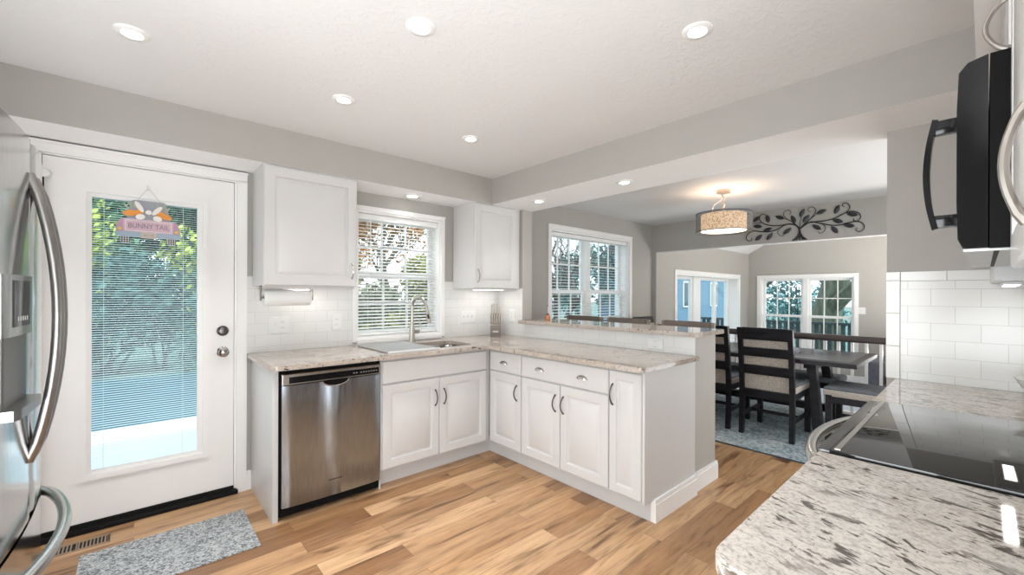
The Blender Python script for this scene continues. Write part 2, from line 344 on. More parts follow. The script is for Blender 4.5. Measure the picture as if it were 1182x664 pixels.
# tile backsplashes
b = B().box(.545, 1.27, 3.29, YN, .914, 1.432).box(1.265, 2.112, 3.29, YN, .914, .925).box(2.112, 2.775, 3.29, YN, .914, 1.432)
struct('trim_tile_north', b, TILEX)
b = B().box(XT, 2.775, 2.95, 3.29, .914, 1.372).box(XT, 2.775, 1.275, 2.95, .914, 1.04)
struct('trim_tile_peninsula', b, TILEY)
struct('trim_tile_south', B().box(XT, 2.775, -.36, .268, .914, 1.386), TILEY)
b = B()
for k in range(4): b.box(XT-.001, 2.775, .270, .321, .914+k*.159 if k else .914, min(1.432, .914+(k+1)*.159-.0015), .001)
for k in range(4): b.box(XT-.001, 2.775, .268-(k+1)*.157+.0015, .268-k*.157, 1.3875, 1.432, .001)
struct('trim_tile_edge', b, mat('edge_tile', (.75, .75, .735), .16, var=.01))
# baseboards
b = B()
def basebd(x0, x1, y0, y1): b.box(x0, x1, y0, y1, 0, .105).box(x0+(.004 if x1-x0 < .1 else 0), x1-(.004 if x1-x0 < .1 else 0), y0+(.004 if y1-y0 < .1 else 0), y1, .105, .125)
basebd(.558, .60, 3.285, YN); struct('baseboard_north', b, TRIM); b = B()
basebd(2.765, 3.135, 1.271, 1.288); basebd(3.12, 3.135, 1.288, 2.95); struct('baseboard_peninsula', b, TRIM); b = B()
basebd(2.9, 5.84, 3.335, YD); struct('baseboard_dining', b, TRIM)
struct('baseboard_family', B().box(9.765, 9.78, -1.2, 3.35, -.28, -.15).box(5.97, 9.78, 3.335, YD, -.28, -.15), TRIM)

# ------------------------------------------------------------------ windows, door
def frame(b, fn, u0, u1, v0, v1, w, d0, d1):      # a rectangular frame of bar width w
    for q in ((u0, u1, v1-w, v1), (u0, u1, v0, v0+w), (u0, u0+w, v0+w, v1-w), (u1-w, u1, v0+w, v1-w)): fn(b, q[0], q[1], d0, d1, q[2], q[3])
north = lambda b, u0, u1, d0, d1, v0, v1: b.box(u0, u1, d0, d1, v0, v1)
east = lambda b, u0, u1, d0, d1, v0, v1: b.box(d0, d1, u0, u1, v0, v1)
def double_hung(par, fn, u0, u1, z0, z1, d, cols, rows, rows2, gl):
    mid = (z0+z1)/2; b = B()
    frame(b, fn, u0, u1, mid-.025, z1, .042, d+.03, d+.06); obj('upper_sash', b, VINYL, par, 0)
    b = B(); frame(b, fn, u0, u1, z0, mid+.025, .045, d, d+.03); obj('lower_sash', b, VINYL, par, 0)
    for a, c, e, rr in ((mid+.017, z1-.042, d+.045, rows), (z0+.045, mid-.02, d+.015, rows2)):
        b = B()
        for k in range(1, cols): x = u0+.042+(u1-u0-.084)*k/cols; fn(b, x-.009, x+.009, e-.008, e+.004, a, c)
        for k in range(1, rr): z = a+(c-a)*k/rr; fn(b, u0+.042, u1-.042, e-.008, e+.004, z-.009, z+.009)
        if cols > 1: obj('muntin', b, VINYL, par, 0)
        b = B(); fn(b, u0+.04, u1-.04, e+.006, e+.009, a, c); obj('pane', b, gl, par, 0)
def casing(par, fn, u0, u1, z0, z1, face, w=.07, sill=True):
    b = B(); s = -1
    fn(b, u0-w, u1+w, face-.018, face, z1, z1+w); fn(b, u0-w, u0, face-.018, face, z0-w*.6, z1); fn(b, u1, u1+w, face-.018, face, z0-w*.6, z1)
    fn(b, u0-w-.004, u1+w+.004, face-.024, face-.001, z1+w-.014, z1+w)
    if sill: fn(b, u0, u1, face-.03, face, z0-.03, z0)
    obj('casing', b, TRIM, par, 0)
def jamb(par, fn, u0, u1, z0, z1, d0, d1):
    b = B(); frame(b, fn, u0, u1, z0, z1, .02, d0, d1); obj('jamb', b, TRIM, par, 0)
def blind(name, u0, u1, z0, z1, d, pitch, depth, label, tilt=.40, wand=None):
    t = thing(name, ((u0+u1)/2, d, z0), label, 'blind')
    obj('headrail', B().box(u0, u1, d-.02, d+.022, z1-.045, z1, .002), SLAT, t, 0)
    b = B(); z = z1-.06
    while z > z0+.03:
        M = Matrix.Translation((0, d, z)) @ Matrix.Rotation(tilt, 4, 'X'); b.box(u0+.004, u1-.004, -depth/2, depth/2, -.0008, .0008, M=M); z -= pitch
    obj('slats', b, SLAT, t, 0); obj('bottom_rail', B().box(u0+.004, u1-.004, d-.014, d+.014, z0+.004, z0+.024, .002), SLAT, t, 0)
    b = B()
    for k in (.12, .5, .88): x = u0+(u1-u0)*k; b.tube([(x, d-depth/2, z0+.02), (x, d-depth/2, z1-.04)], .0012, 5)
    obj('ladder_cord', b, SLAT, t, 0)
    if wand: obj('tilt_wand', B().tube([(wand[0], d-.03, z1-.03), (wand[0]+.003, d-.032, wand[1])], .004, 8), CLEAR if len(wand) > 2 else SLAT, t)
    return t
# window 1: over the sink
w = thing('window_1', (1.62, YN, .955), 'white double-hung window over the kitchen sink', None, kind='structure')
jamb(w, north, 1.30, 2.08, .955, 1.985, YN, 3.5); double_hung(w, north, 1.316, 2.064, .972, 1.968, 3.40, 3, 2, 2, glass('sink_window_glass', (.97, 1, .98))); casing(w, north, 1.30, 2.08, .955, 1.985, YN, .032)
blind('window_blind', 1.322, 2.058, .977, 1.963, 3.345, .0270, .026, 'white mini blind in the window behind the sink faucet', wand=(1.425, 1.36))
# window 2: twin window of the dining area
w = thing('window_2', (4.41, YD, .62), 'twin white window with grilles behind the breakfast bar', None, kind='structure')
jamb(w, north, 3.60, 5.215, .62, 2.08, YD, 3.57); obj('mullion', B().box(4.36, 4.455, 3.44, 3.53, .64, 2.06), VINYL, w, 0)
for a, c in ((3.62, 4.36), (4.455, 5.195)): double_hung(w, north, a, c, .64, 2.06, 3.46, 3, 2, 2, GLASS)
casing(w, north, 3.60, 5.215, .62, 2.08, YD, .055)
blind('window_blind', 3.622, 5.193, .645, 2.056, 3.40, .036, .03, 'wide white blind in the twin window behind the breakfast bar', .16, wand=(3.74, 1.25, 1))
# window 3: deep-set window in the family room's north wall
w = thing('window_3', (7.9, YD, .39), 'deep-set white window of three lights left of the corner beyond the railing', None, kind='structure')
jamb(w, north, 6.60, 9.20, .39, 1.66, YD, 3.62); casing(w, north, 6.60, 9.20, .39, 1.66, YD, .07)
b = B().box(7.54, 7.82, 3.50, 3.60, .41, 1.64).box(6.62, 6.66, 3.50, 3.60, .41, 1.64); obj('mullion', b, VINYL, w, 0)
for a, c in ((6.66, 7.54), (7.82, 8.53), (8.53, 9.18)):
    b = B(); frame(b, north, a, c, .41, 1.64, .05, 3.53, 3.575); obj('sash', b, VINYL, w, 0)
    b = B().box(a+.045, c-.045, 3.55, 3.553, .455, 1.6); obj('pane', b, GLASST, w, 0)
# window 4: twin window in the family room's east wall
w = thing('window_4', (9.78, 2.34, .13), 'twin white window with grilles on the far wall beyond the railing', None, kind='structure')
jamb(w, east, 1.57, 3.12, .13, 1.665, 9.78, 10); obj('mullion', B().box(9.84, 9.96, 2.30, 2.385, .15, 1.645), VINYL, w, 0)
for a, c in ((1.59, 2.30), (2.385, 3.10)): double_hung(w, east, a, c, .15, 1.645, 9.88, 3, 2, 2, GLASS)
casing(w, east, 1.57, 3.12, .13, 1.665, 9.78, .06)
# door 1
d = thing('door_1', (.063, YN, 0), 'white back door with a full glass light and enclosed blinds', None, kind='structure')
b = B(); 
for q in ((-.363, -.20, .03, 2.045), (.295, .489, .03, 2.045), (-.20, .295, .03, .32), (-.20, .295, 1.852, 2.045)): b.box(q[0], q[1], 3.302, 3.345, q[2], q[3])
obj('panel', b, DOORW, d, 0)
b = B()
for f_, (i0, i1, t0, t1) in (('o', (0, .03, .019, .019)), ('i', (.026, .052, .008, .008))):
    u0, u1, v0, v1 = -.229+i0, .352-i0, .279+i0, 1.902-i0; frame(b, north, u0, u1, v0, v1, i1-i0, 3.302-t0, 3.303)
obj('lite_frame', b, DOORW, d, 0)
obj('pane', B().box(-.20, .295, 3.309, 3.312, .32, 1.852), GLASST, d, 0)
b = B(); z = 1.845
while z > .325:
    M = Matrix.Translation((0, 3.326, z)) @ Matrix.Rotation(.26, 4, 'X'); b.box(-.197, .292, -.0062, .0062, -.0004, .0004, M=M); z -= .0132
obj('slats', b, SLAT, d, 0)
b = B()
for x in (-.13, .225): b.tube([(x, 3.319, .32), (x, 3.319, 1.85)], .0012, 5)
obj('ladder_cord', b, SLAT, d, 0)
obj('blind_slider', B().box(.318, .338, 3.280, 3.298, 1.60, 1.72, .003).box(.326, .330, 3.292, 3.297, .9, 1.75), DOORW, d)
b = B().lathe([(.033, 0), (.033, -.008), (.028, -.014), (.020, -.018), (.020, -.024), (.004, -.026)], (.428, 3.302, 1.073), 'y'); b.box(.423, .433, 3.262, 3.28, 1.057, 1.089, .003); obj('deadbolt', b, GUN, d)
b = B().lathe([(.034, 0), (.034, -.007), (.028, -.012), (.014, -.016), (.012, -.035), (.024, -.042), (.030, -.053), (.028, -.064), (.018, -.070), (.002, -.071)], (.428, 3.302, .938), 'y'); obj('door_knob', b, CHROME, d)
obj('threshold', B().box(-.385, .511, 3.262, 3.38, 0, .028, .006).box(-.363, .489, 3.292, 3.302, .028, .05), BLACKR, d)
b = B(); b.box(-.446, -.376, 3.28, YN, 0, 2.06).box(.502, .560, 3.28, YN, 0, 2.06).box(-.446, .560, 3.28, YN, 2.057, 2.118).box(-.385, -.366, YN, 3.44, 0, 2.07).box(.492, .511, YN, 3.44, 0, 2.07).box(-.366, .492, YN, 3.44, 2.049, 2.07)
b.box(-.45, .564, 3.274, YN, 2.104, 2.118); obj('casing', b, TRIM, d, 0)
b = B().tube([(-.364, 3.285, 1.80), (-.364, 3.285, 1.955)], .009, 8); obj('hinge', b, BLACKR, d)
b = B().lathe([(.018, 0), (.024, -.006), (.02, -.02), (.004, -.026)], (-.352, 3.29, 1.945), 'y', 16); obj('hinge_stop', b, PLATE, d)

# ------------------------------------------------------------------ kitchen cabinets, counters
def arch_pull(par, face, u, z, L_, w, out=.03, r=.0044, m=None, vertical=True):
    pts = []
    for k in range(13):
        t = -1+2*k/12; o = .002+out*cos(t*pi/2)**.8 if abs(t) < 1 else 0
        s_ = t*L_/2
        du, dz = (0, s_) if vertical else (s_, 0)
        pts.append({'-y': (u+du, w-o, z+dz), '-x': (w-o, u+du, z+dz), '+y': (u+du, w+o, z+dz), '+x': (w+o, u+du, z+dz)}[face])
    rr = [r*(1.5 if k in (0, 12) else 1.15 if k in (1, 11) else 1) for k in range(13)]
    return obj('handle', B().tube(pts, rr, 8), m or GUN, par)
def cup_pull(par, u, z, w):      # on a front facing -x
    b = B(); a, c_, h = .043, .024, .026; g = []
    for i in range(13):
        th = pi*i/12; g.append([b.bm.verts.new((w-c_*sin(ph)-.001, u+a*cos(th)*cos(ph), z-.012+h*sin(th)*cos(ph))) for ph in [pi/2*j/6*.999 for j in range(7)]])
    for i in range(12):
        for j in range(6): b.bm.faces.new((g[i][j], g[i+1][j], g[i+1][j+1], g[i][j+1]))
    b.box(w-.003, w, u-.046, u+.046, z-.014, z-.009)
    return obj('handle', b, mat('bright_nickel', (.62, .60, .57), .2, 1), par)
def knob_door(par, face, u0, u1, z0, z1, w, hu, hz, hl=.115, f=.058, name='door', hm=None, out=.03, r=.0044):
    t = .019; dd = obj(name, B().raised(face, u0, u1, z0, z1, w, t, f), CAB, par, 25)
    s = -t
    arch_pull(dd, face, hu, hz, hl, w+(t if face[0] == '+' else -t), m=hm, out=out, r=r); return dd
YF, XF = 2.689, 2.159        # carcass fronts of the two runs
c = thing('base_cabinet', (1.68, 3.0, 0), 'white double-door sink cabinet between dishwasher and corner', 'cabinet')
obj('body', B().box(1.229, 2.159, YF, 3.285, .125, .70).box(1.229, 2.159, YF, 2.705, .70, .883), CAB, c, 0)
obj('toe_kick', B().box(1.229, 2.236, 2.775, 2.79, 0, .125).box(1.229, 1.24, YF+.02, 2.775, 0, .125), CAB, c, 0)
obj('drawer_front', B().slab('-y', 1.236, 2.118, .712, .862, YF), CAB, c, 25)
knob_door(c, '-y', 1.238, 1.674, .138, .703, YF, 1.640, .56); knob_door(c, '-y', 1.680, 2.118, .138, .703, YF, 1.714, .56)
c = thing('base_cabinet', (2.44, 2.47, 0), 'narrow white cabinet with one drawer at the inside corner', 'cabinet')
obj('body', B().box(XF, 2.76, 2.293, 2.68, .125, .883), CAB, c, 0); obj('toe_kick', B().box(2.236, 2.25, 2.293, 2.775, 0, .125), CAB, c, 0)
dr = obj('drawer', B().slab('-x', 2.298, 2.655, .712, .862, XF), CAB, c, 25); cup_pull(dr, 2.485, .788, XF-.019)
knob_door(c, '-x', 2.298, 2.655, .138, .703, XF, 2.335, .575)
c = thing('base_cabinet', (2.44, 1.90, 0), 'wide white peninsula cabinet with one long drawer over two doors', 'cabinet')
obj('body', B().box(XF, 2.76, 1.513, 2.293, .125, .883), CAB, c, 0); obj('toe_kick', B().box(2.236, 2.25, 1.513, 2.293, 0, .125), CAB, c, 0)
dr = obj('drawer', B().slab('-x', 1.517, 2.284, .712, .862, XF), CAB, c, 25); cup_pull(dr, 2.097, .788, XF-.019); cup_pull(dr, 1.715, .788, XF-.019)
knob_door(c, '-x', 1.909, 2.284, .138, .703, XF, 1.945, .575); knob_door(c, '-x', 1.517, 1.901, .138, .703, XF, 1.873, .575)
c = thing('base_cabinet', (2.44, 1.39, 0), 'slim full-height white cabinet at the open end of the peninsula', 'cabinet')
obj('body', B().box(XF, 2.76, 1.285, 1.513, .125, .883), CAB, c, 0); obj('toe_kick', B().box(2.2365, 2.25, 1.286, 1.513, 0, .125), CAB, c, 0)
knob_door(c, '-x', 1.290, 1.509, .138, .862, XF, 1.483, .72, .125, .05)
obj('end_panel', B().box(2.142, 2.765, 1.27, 1.285, .125, .883), CAB, c, 0)
b = B().box(2.236, 2.765, 1.253, 1.285, 0, .105).box(2.240, 2.765, 1.257, 1.285, .105, .13); obj('base_molding', b, TRIM, c, 0)
single('end_panel', B().box(.588, .617, 2.699, 3.298, 0, .883, .001), CAB, 'tall white side panel closing the counter left of the dishwasher', 'panel')
# counters
outer = fillet([(.562, 2.60), (2.071, 2.60), (2.071, 1.242), (2.764, 1.242), (2.764, 3.289), (.562, 3.289)], [.035, .004, .045, 0, 0, 0])
hole = fillet([(1.36, 2.72), (2.04, 2.72), (2.04, 3.10), (1.36, 3.10)], .09, 5)
single('countertop', B().holed([outer, hole], .884, .914), GRAN, 'L-shaped light granite worktop around the sink and peninsula', 'countertop', smooth=30)
single('breakfast_ledge', B().holed([fillet([(2.70, 1.232), (3.155, 1.232), (3.155, 2.945), (2.70, 2.945)], [.02, .03, 0, .02])], 1.042, 1.072), GRAN, 'raised granite breakfast bar ledge on top of the half wall', 'countertop', smooth=30)
lp = fillet([(.655, .287), (.655, -.357), (1.325, -.357), (1.325, .287)], [.06, 0, 0, .004])
single('countertop', B().holed([lp], .884, .914), GRAN2, 'flecked granite worktop in the foreground, nearer side of the range', 'countertop', smooth=30)
single('countertop', B().holed([fillet([(2.095, .287), (2.095, -.357), (2.763, -.357), (2.763, .287)], [.004, 0, 0, .004])], .884, .914), GRAN2, 'short granite worktop between the range and the tiled end wall', 'countertop', smooth=30)
for x0, x1, lb, nd in ((.675, 1.322, 'white base cabinet under the flecked granite worktop in the foreground', 'a'), (2.098, 2.765, 'white base cabinet under the short granite worktop beyond the range', 'b')):
    c = thing('base_cabinet', ((x0+x1)/2, -.05, 0), lb, 'cabinet')
    obj('body', B().box(x0, x1, -.355, .23, .1, .883), CAB, c, 0); obj('toe_kick', B().box(x0, x1, -.3, .16, 0, .1), CAB, c, 0)
    xm = (x0+x1)/2
    dr = obj('drawer', B().slab('+y', x0+.004, x1-.004, .712, .862, .23), CAB, c, 25); arch_pull(dr, '+y', xm, .79, .11, .249, vertical=False)
    knob_door(c, '+y', x0+.004, xm-.002, .112, .703, .23, xm-.035, .58); knob_door(c, '+y', xm+.002, x1-.004, .112, .703, .23, xm+.035, .58)
# upper cabinets
def upper(x0, x1, z0, z1, y0, y1, face, label, doors, hm=STEEL, r=.0044):
    c = thing('wall_cabinet', ((x0+x1)/2, (y0+y1)/2, z0), label, 'cabinet')
    fy = y0 if face == '-y' else y1
    obj('body', B().box(x0, x1, y0, y1, z0, z1), CAB, c, 0)
    for a, e, hu, hz, hl, out in doors: knob_door(c, face, a, e, z0+.002, z1-.012, fy, hu, hz, hl, .06, hm=hm, out=out, r=r)
    return c
c = upper(.594, 1.174, 1.367, 2.126, 2.979, 3.289, '-y', 'large white wall cabinet left of the sink window', [(.596, 1.172, 1.137, 1.475, .105, .026)])
obj('light_rail', B().box(.60, 1.17, 3.0, 3.03, 1.352, 1.367), CAB, c, 0)
c = upper(2.209, 2.745, 1.369, 2.126, 2.979, 3.289, '-y', 'narrower white wall cabinet right of the sink window', [(2.211, 2.711, 2.245, 1.48, .115, .026)])
obj('filler', B().box(2.713, 2.764, 2.985, 3.0, 1.369, 2.126), CAB, c, 0)
upper(.72, 1.325, 1.372, 2.126, -.355, -.055, '+y', 'white wall cabinet nearest the camera with a big arched handle', [(.724, 1.322, .80, 1.478, .142, .018)], hm=NICK, r=.0052)
upper(1.333, 2.087, 1.83, 2.126, -.355, -.052, '+y', 'white wall cabinet above the black microwave', [(1.336, 2.085, 1.375, 1.895, .11, .03)], hm=NICK, r=.0048)
c = upper(2.095, 2.762, 1.367, 2.126, -.355, -.038, '+y', 'white wall cabinet beyond the microwave, against the tiled end wall', [(2.098, 2.759, 2.135, 1.49, .115, .028)], hm=NICK)
# under-cabinet lights
def strip(x0, x1, y0, y1, z, label, power):
    t = thing('cabinet_light', ((x0+x1)/2, (y0+y1)/2, z), label, 'light')
    obj('housing', B().box(x0-.01, x1+.01, y0-.006, y1+.006, z-.010, z, .002), PLATE, t, 0)
    obj('diffuser', B().box(x0, x1, y0, y1, z-.0125, z-.0102), LED, t, 0)
    lamp('cabinet_lamp', 'AREA', ((x0+x1)/2, (y0+y1)/2, z-.016), power, x1-x0, shape='RECTANGLE', sy=y1-y0, color=(1, .96, .9)); return t
strip(.80, 1.06, 3.10, 3.13, 1.366, 'slim light under the wall cabinet left of the sink window', .35)
strip(2.32, 2.66, 3.10, 3.13, 1.368, 'slim light under the wall cabinet right of the sink window', .35)
strip(2.235, 2.60, -.082, -.050, 1.366, 'bright light bar under the wall cabinet beyond the microwave', .1)

# ------------------------------------------------------------------ appliances
# refrigerator: front faces +x, bowed doors
FX = lambda y: -.2386-.0325*((y-1.985)/.465)**2
def bowed(y0, y1, z0, z1, xb, dx=0, n=14, rnd=.012):
    b = B(); lo = []; ys = [y0+(y1-y0)*k/n for k in range(n+1)]
    prof = [(FX(y)+dx-(rnd*.7 if k in (0, n) else 0), y) for k, y in enumerate(ys)]
    prof = [(xb, y0)]+prof+[(xb, y1)]
    return b.prism(prof, 'xy', z0, z1)
f = thing('refrigerator', (-.65, 1.985, 0), 'stainless French-door refrigerator cut by the left edge of the photo', 'refrigerator')
obj('body', B().box(-1.12, -.345, 1.53, 2.44, .03, 1.765, .006), mat('fridge_side', (.33, .33, .33), .35), f, 0)
ld = obj('door', bowed(1.52, 1.982, .625, 1.785, -.34), FRIDGE, f, 35); rd = obj('door', bowed(1.988, 2.45, .625, 1.785, -.34), FRIDGE, f, 35)
fd = obj('freezer_drawer', bowed(1.52, 2.45, .06, .612, -.34), FRIDGE, f, 35)
def fridge_handle(par, y):
    pts = [(FX(y)-.002+.062*sin(pi*k/16)**.75 if 0 < k < 16 else FX(y)-.004, y, .80+.88*k/16) for k in range(17)]
    b = B().tube(pts, .0155, 10, sy=.8); return obj('handle', b, HSTEEL, par)
fridge_handle(ld, 1.945); fridge_handle(rd, 2.028)
pts = [(FX(1.56+.85*k/20)+.068*sin(pi*k/20)**.6 if 0 < k < 20 else FX(1.56+.85*k/20)-.004, 1.56+.85*k/20, .56) for k in range(21)]
obj('handle', B().tube(pts, .017, 10), STEEL, fd)
dp = obj('water_dispenser', bowed(1.655, 1.915, 1.20, 1.365, -.27, .012), mat('dispenser_steel', (.36, .36, .355), .2, 1), ld, 35)
obj('display', bowed(1.69, 1.88, 1.225, 1.35, -.25, .0135), BLACKG, dp, 35)
obj('recess', bowed(1.657, 1.913, 1.005, 1.199, -.27, .001), mat('dispenser_recess', (.07, .07, .07), .35), dp, 35)
obj('drip_tray', bowed(1.66, 1.91, .985, 1.012, -.27, .032), HSTEEL, dp, 35)
for k in range(5): obj('button', B().box(FX(1.74+.02*k)+.0136, FX(1.74+.02*k)+.0142, 1.735+.022*k, 1.748+.022*k, 1.24, 1.252), GREYP, dp, 0)
for y in (1.54, 2.37): obj('hinge_cover', B().box(-.40, -.30, y, y+.06, 1.785, 1.80, .004), GREYP, f, 0)
obj('kick_grille', B().box(-.36, -.345, 1.54, 2.43, .0, .06), BLACKM, f, 0)
for y in (1.6, 2.37):
    for x in (-1.05, -.42): obj('foot', B().lathe([(.02, 0), (.02, .031)], (x, y, 0), 'z', 12), BLACKR, f)
# dishwasher
dw = thing('dishwasher', (.922, 2.98, 0), 'stainless dishwasher under the granite worktop beside the white side panel', 'dishwasher')
obj('body', B().box(.624, 1.222, 2.705, 3.27, .02, .872), BLACKM, dw, 0)
pf = [(.629+.589*k/24, 2.672-.011*sin(pi*k/24)**.7-(0 if k in (0, 24) else .003)) for k in range(25)]
dd = obj('door', B().prism([(.629, 2.705)]+pf+[(1.218, 2.705)], 'xy', .083, .785), STEELW, dw, 35)
cp = obj('control_panel', B().rings('-y', .629, 1.218, .787, .852, 2.705, [(0, 0), (0, .036), (.004, .042)]), STEEL, dw, 25)
b = B().box(.664, 1.204, 2.6615, 2.664, .796, .834, .001); ob_ = obj('display', b, BLACKG, cp, 0)
for k in range(9): obj('button', B().box(1.035+.017*k+(.012 if k > 1 else 0), 1.042+.017*k+(.012 if k > 1 else 0), 2.6604, 2.6616, .812, .817), GREYP, cp, 0)
pr = [(0.075*cos(pi+pi*k/16), .030*sin(pi+pi*k/16)) for k in range(17)]
b = B().prism([(.925+x, .786+z) for x, z in pr], 'xz', 2.6565, 2.67); obj('handle_pocket', b, BLACKG, dd, 0)
b = B().tube([(.925+x*1.04, 2.657, .786+z*1.08) for x, z in pr], .004, 8); obj('handle_rim', b, CHROME, dd)
b = B().box(.885, .965, 2.6572, 2.660, .176, .182); obj('badge', b, GUN, dd, 0)
obj('toe_kick', B().box(.624, 1.222, 2.765, 2.775, .0, .085), BLACKR, dw, 0)
# range
r = thing('range', (1.71, -.05, 0), 'smooth-top range set into the flecked granite worktop under the microwave', 'range')
obj('body', B().box(1.334, 2.086, -.35, .245, .04, .906), BLACKM, r, 0)
obj('cooktop', B().box(1.332, 2.088, -.348, .262, .906, .921, .003), COOK, r, 25)
obj('front_trim', B().box(1.332, 2.088, .262, .292, .889, .919, .006), mat('range_trim_dark', (.10, .10, .10), .25, .8), r, 25)
obj('trim_strip', B().box(1.345, 2.075, .243, .255, .9205, .923), STEEL, r, 0)
obj('control_panel', B().box(1.336, 2.084, .245, .275, .80, .888, .004), STEEL, r, 25)
od = obj('oven_door', B().rings('+y', 1.336, 2.084, .22, .795, .245, [(0, 0), (0, .03), (.005, .036)]), STEEL, r, 25)
obj('oven_window', B().box(1.43, 1.99, .2805, .283, .36, .66, .002), BLACKG, od, 0)
pts = [(1.39+.64*k/20, .281+.085*sin(pi*k/20)**.55 if 0 < k < 20 else .278, .855-.06*(k in (0, 20))*0) for k in range(21)]
obj('handle', B().tube(pts, .017, 10), STEEL, r)
obj('drawer', B().rings('+y', 1.336, 2.084, .05, .214, .245, [(0, 0), (0, .03), (.005, .036)]), STEEL, r, 25)
for x in (1.38, 2.04):
    for y in (-.3, .2): obj('foot', B().lathe([(.018, 0), (.018, .042)], (x, y, 0), 'z', 12), BLACKR, r)
# microwave
m = thing('microwave', (1.71, -.17, 1.415), 'black over-the-range microwave hanging at the right edge of the photo', 'microwave')
obj('body', B().box(1.334, 2.086, -.352, -.008, 1.418, 1.826), BLACKM, m, 0)
prof = [(-.006, 1.42), (.030, 1.42), (.038, 1.44), (.040, 1.52), (.040, 1.72), (.037, 1.80), (.024, 1.818), (-.006, 1.826)]
obj('control_panel', B().prism(prof, 'yz', 1.3335, 1.475), BLACKG, m, 25)
md = obj('door', B().prism(prof, 'yz', 1.478, 2.0865), BLACKG, m, 25)
obj('window', B().box(1.60, 2.04, .0395, .042, 1.50, 1.74, .001), mat('microwave_window', (.012, .012, .012), .12), md, 0)
hp = [(.078, 1.765), (.089, 1.70), (.093, 1.625), (.089, 1.55), (.078, 1.488)]; ho = [(.089, 1.768), (.101, 1.70), (.106, 1.625), (.101, 1.55), (.089, 1.484)]
q0 = [(p[1], p[2]) for p in smoothpath([(0, a, c) for a, c in hp], 5)]; q1 = [(p[1], p[2]) for p in smoothpath([(0, a, c) for a, c in ho], 5)]
b = B().prism(q0+q1[::-1], 'yz', 1.522, 1.550).box(1.524, 1.548, .036, .085, 1.728, 1.763, .003).box(1.524, 1.548, .036, .085, 1.49, 1.522, .003); obj('handle', b, BLACKG, md, 30)
obj('vent_panel', B().box(1.345, 2.075, -.34, .03, 1.413, 1.419), mat('vent_grey', (.50, .50, .49), .35, .6), m, 0)
b = B().box(1.35, 2.07, -.022, -.014, 1.4122, 1.4128)
for k in range(3): b.lathe([(.026, 0), (.026, -.0012)], (1.47+.10*k, -.075, 1.413), 'z', 20)
obj('vent_slot', b, BLACKR, m, 0)

# ------------------------------------------------------------------ sink, faucet, rack and things on the worktops
s = thing('sink', (1.70, 2.91, .70), 'undermount steel sink below the faucet', 'sink')
b = B(); lp0 = fillet([(1.345, 2.705), (2.055, 2.705), (2.055, 3.115), (1.345, 3.115)], .09, 5); 
def loft(b, loops):
    rs = [[b.bm.verts.new((x, y, z)) for x, y in lp] for lp, z in loops]; n = len(rs[0])
    for a, c_ in zip(rs, rs[1:]):
        for k in range(n): b.bm.faces.new((a[k], a[(k+1) % n], c_[(k+1) % n], c_[k]))
    b.bm.faces.new(rs[-1]); return b
def shrink(lp, q):
    cx, cy = sum(p[0] for p in lp)/len(lp), sum(p[1] for p in lp)/len(lp); return [(cx+(x-cx)*q, cy+(y-cy)*q) for x, y in lp]
loft(b, [(shrink(lp0, 1.06), .883), (lp0, .883), (shrink(lp0, .985), .86), (shrink(lp0, .97), .72), (shrink(lp0, .9), .705)]); obj('basin', b, steel_mat('sink_steel', (.45, .43, .41), .25), s)
obj('drain', B().lathe([(.045, .0), (.045, .003), (.03, .004), (.028, .001)], (1.70, 2.95, .705)), CHROME, s)
f = thing('faucet', (1.735, 3.195, .914), 'brushed nickel gooseneck kitchen faucet in front of the window', 'faucet')
obj('base', B().lathe([(.030, 0), (.030, .008), (.025, .02), (.0215, .12), (.017, .15), (.0135, .17)], (1.735, 3.195, .914)), NICK, f)
pts = [(1.735, 3.195, 1.07), (1.735, 3.195, 1.12), (1.735, 3.194, 1.18), (1.736, 3.186, 1.235), (1.74, 3.155, 1.272), (1.745, 3.105, 1.287), (1.751, 3.05, 1.272), (1.757, 3.008, 1.23), (1.761, 2.99, 1.175)]
obj('spout', B().tube(smoothpath(pts, 4), .0125, 12), NICK, f)
hd = obj('spray_head', B().tube([(1.761, 2.991, 1.18), (1.762, 2.986, 1.16), (1.764, 2.975, 1.11), (1.765, 2.970, 1.085)], [.0135, .016, .0175, .019], 14), NICK, f)
obj('spray_button', B().tube([(1.752, 2.972, 1.155), (1.755, 2.962, 1.12)], .007, 8), BLACKG, hd)
lv = obj('lever', B().tube([(1.745, 3.19, 1.0), (1.79, 3.18, 1.0)], .0165, 14).tube(smoothpath([(1.79, 3.18, 1.0), (1.805, 3.176, 1.02), (1.80, 3.178, 1.06), (1.79, 3.182, 1.10)], 4), .006, 8), NICK, f)
t = thing('dish_rack', (1.46, 2.92, .914), 'grey roll-up drying rack laid over the left half of the sink', 'rack')
b = B()
for k in range(20): x = 1.275+.38*k/19; b.tube([(x, 2.655, .921), (x, 3.19, .921)], .0048, 8)
obj('rods', b, mat('rack_rod', (.46, .45, .44), .35, .7), t)
for y in (2.655, 3.19): obj('edge_band', B().box(1.266, 1.664, y-.008, y+.008, .914, .929, .003), mat('rack_band', (.62, .62, .61), .5), t, 0)
# paper towel
t = thing('towel_holder', (.76, 3.10, 1.28), 'grey wire paper towel holder under the left wall cabinet', 'holder')
obj('bracket', B().box(.60, .606, 3.085, 3.115, 1.270, 1.366).box(.912, .918, 3.085, 3.115, 1.270, 1.366).box(.60, .92, 3.085, 3.115, 1.362, 1.3665), CHROME, t, 0)
obj('bar', B().tube([(.606, 3.10, 1.29), (.912, 3.10, 1.29)], .007, 10), CHROME, t)
single('paper_towel_roll', B().lathe([(.02, 0), (.052, .001), (.054, .004), (.054, .276), (.052, .279), (.02, .28), (.019, .279), (.019, .001), (.02, 0)], (.62, 3.10, 1.29), 'x', 32, False), PAPER, 'white paper towel roll hanging under the left wall cabinet', 'paper towels')
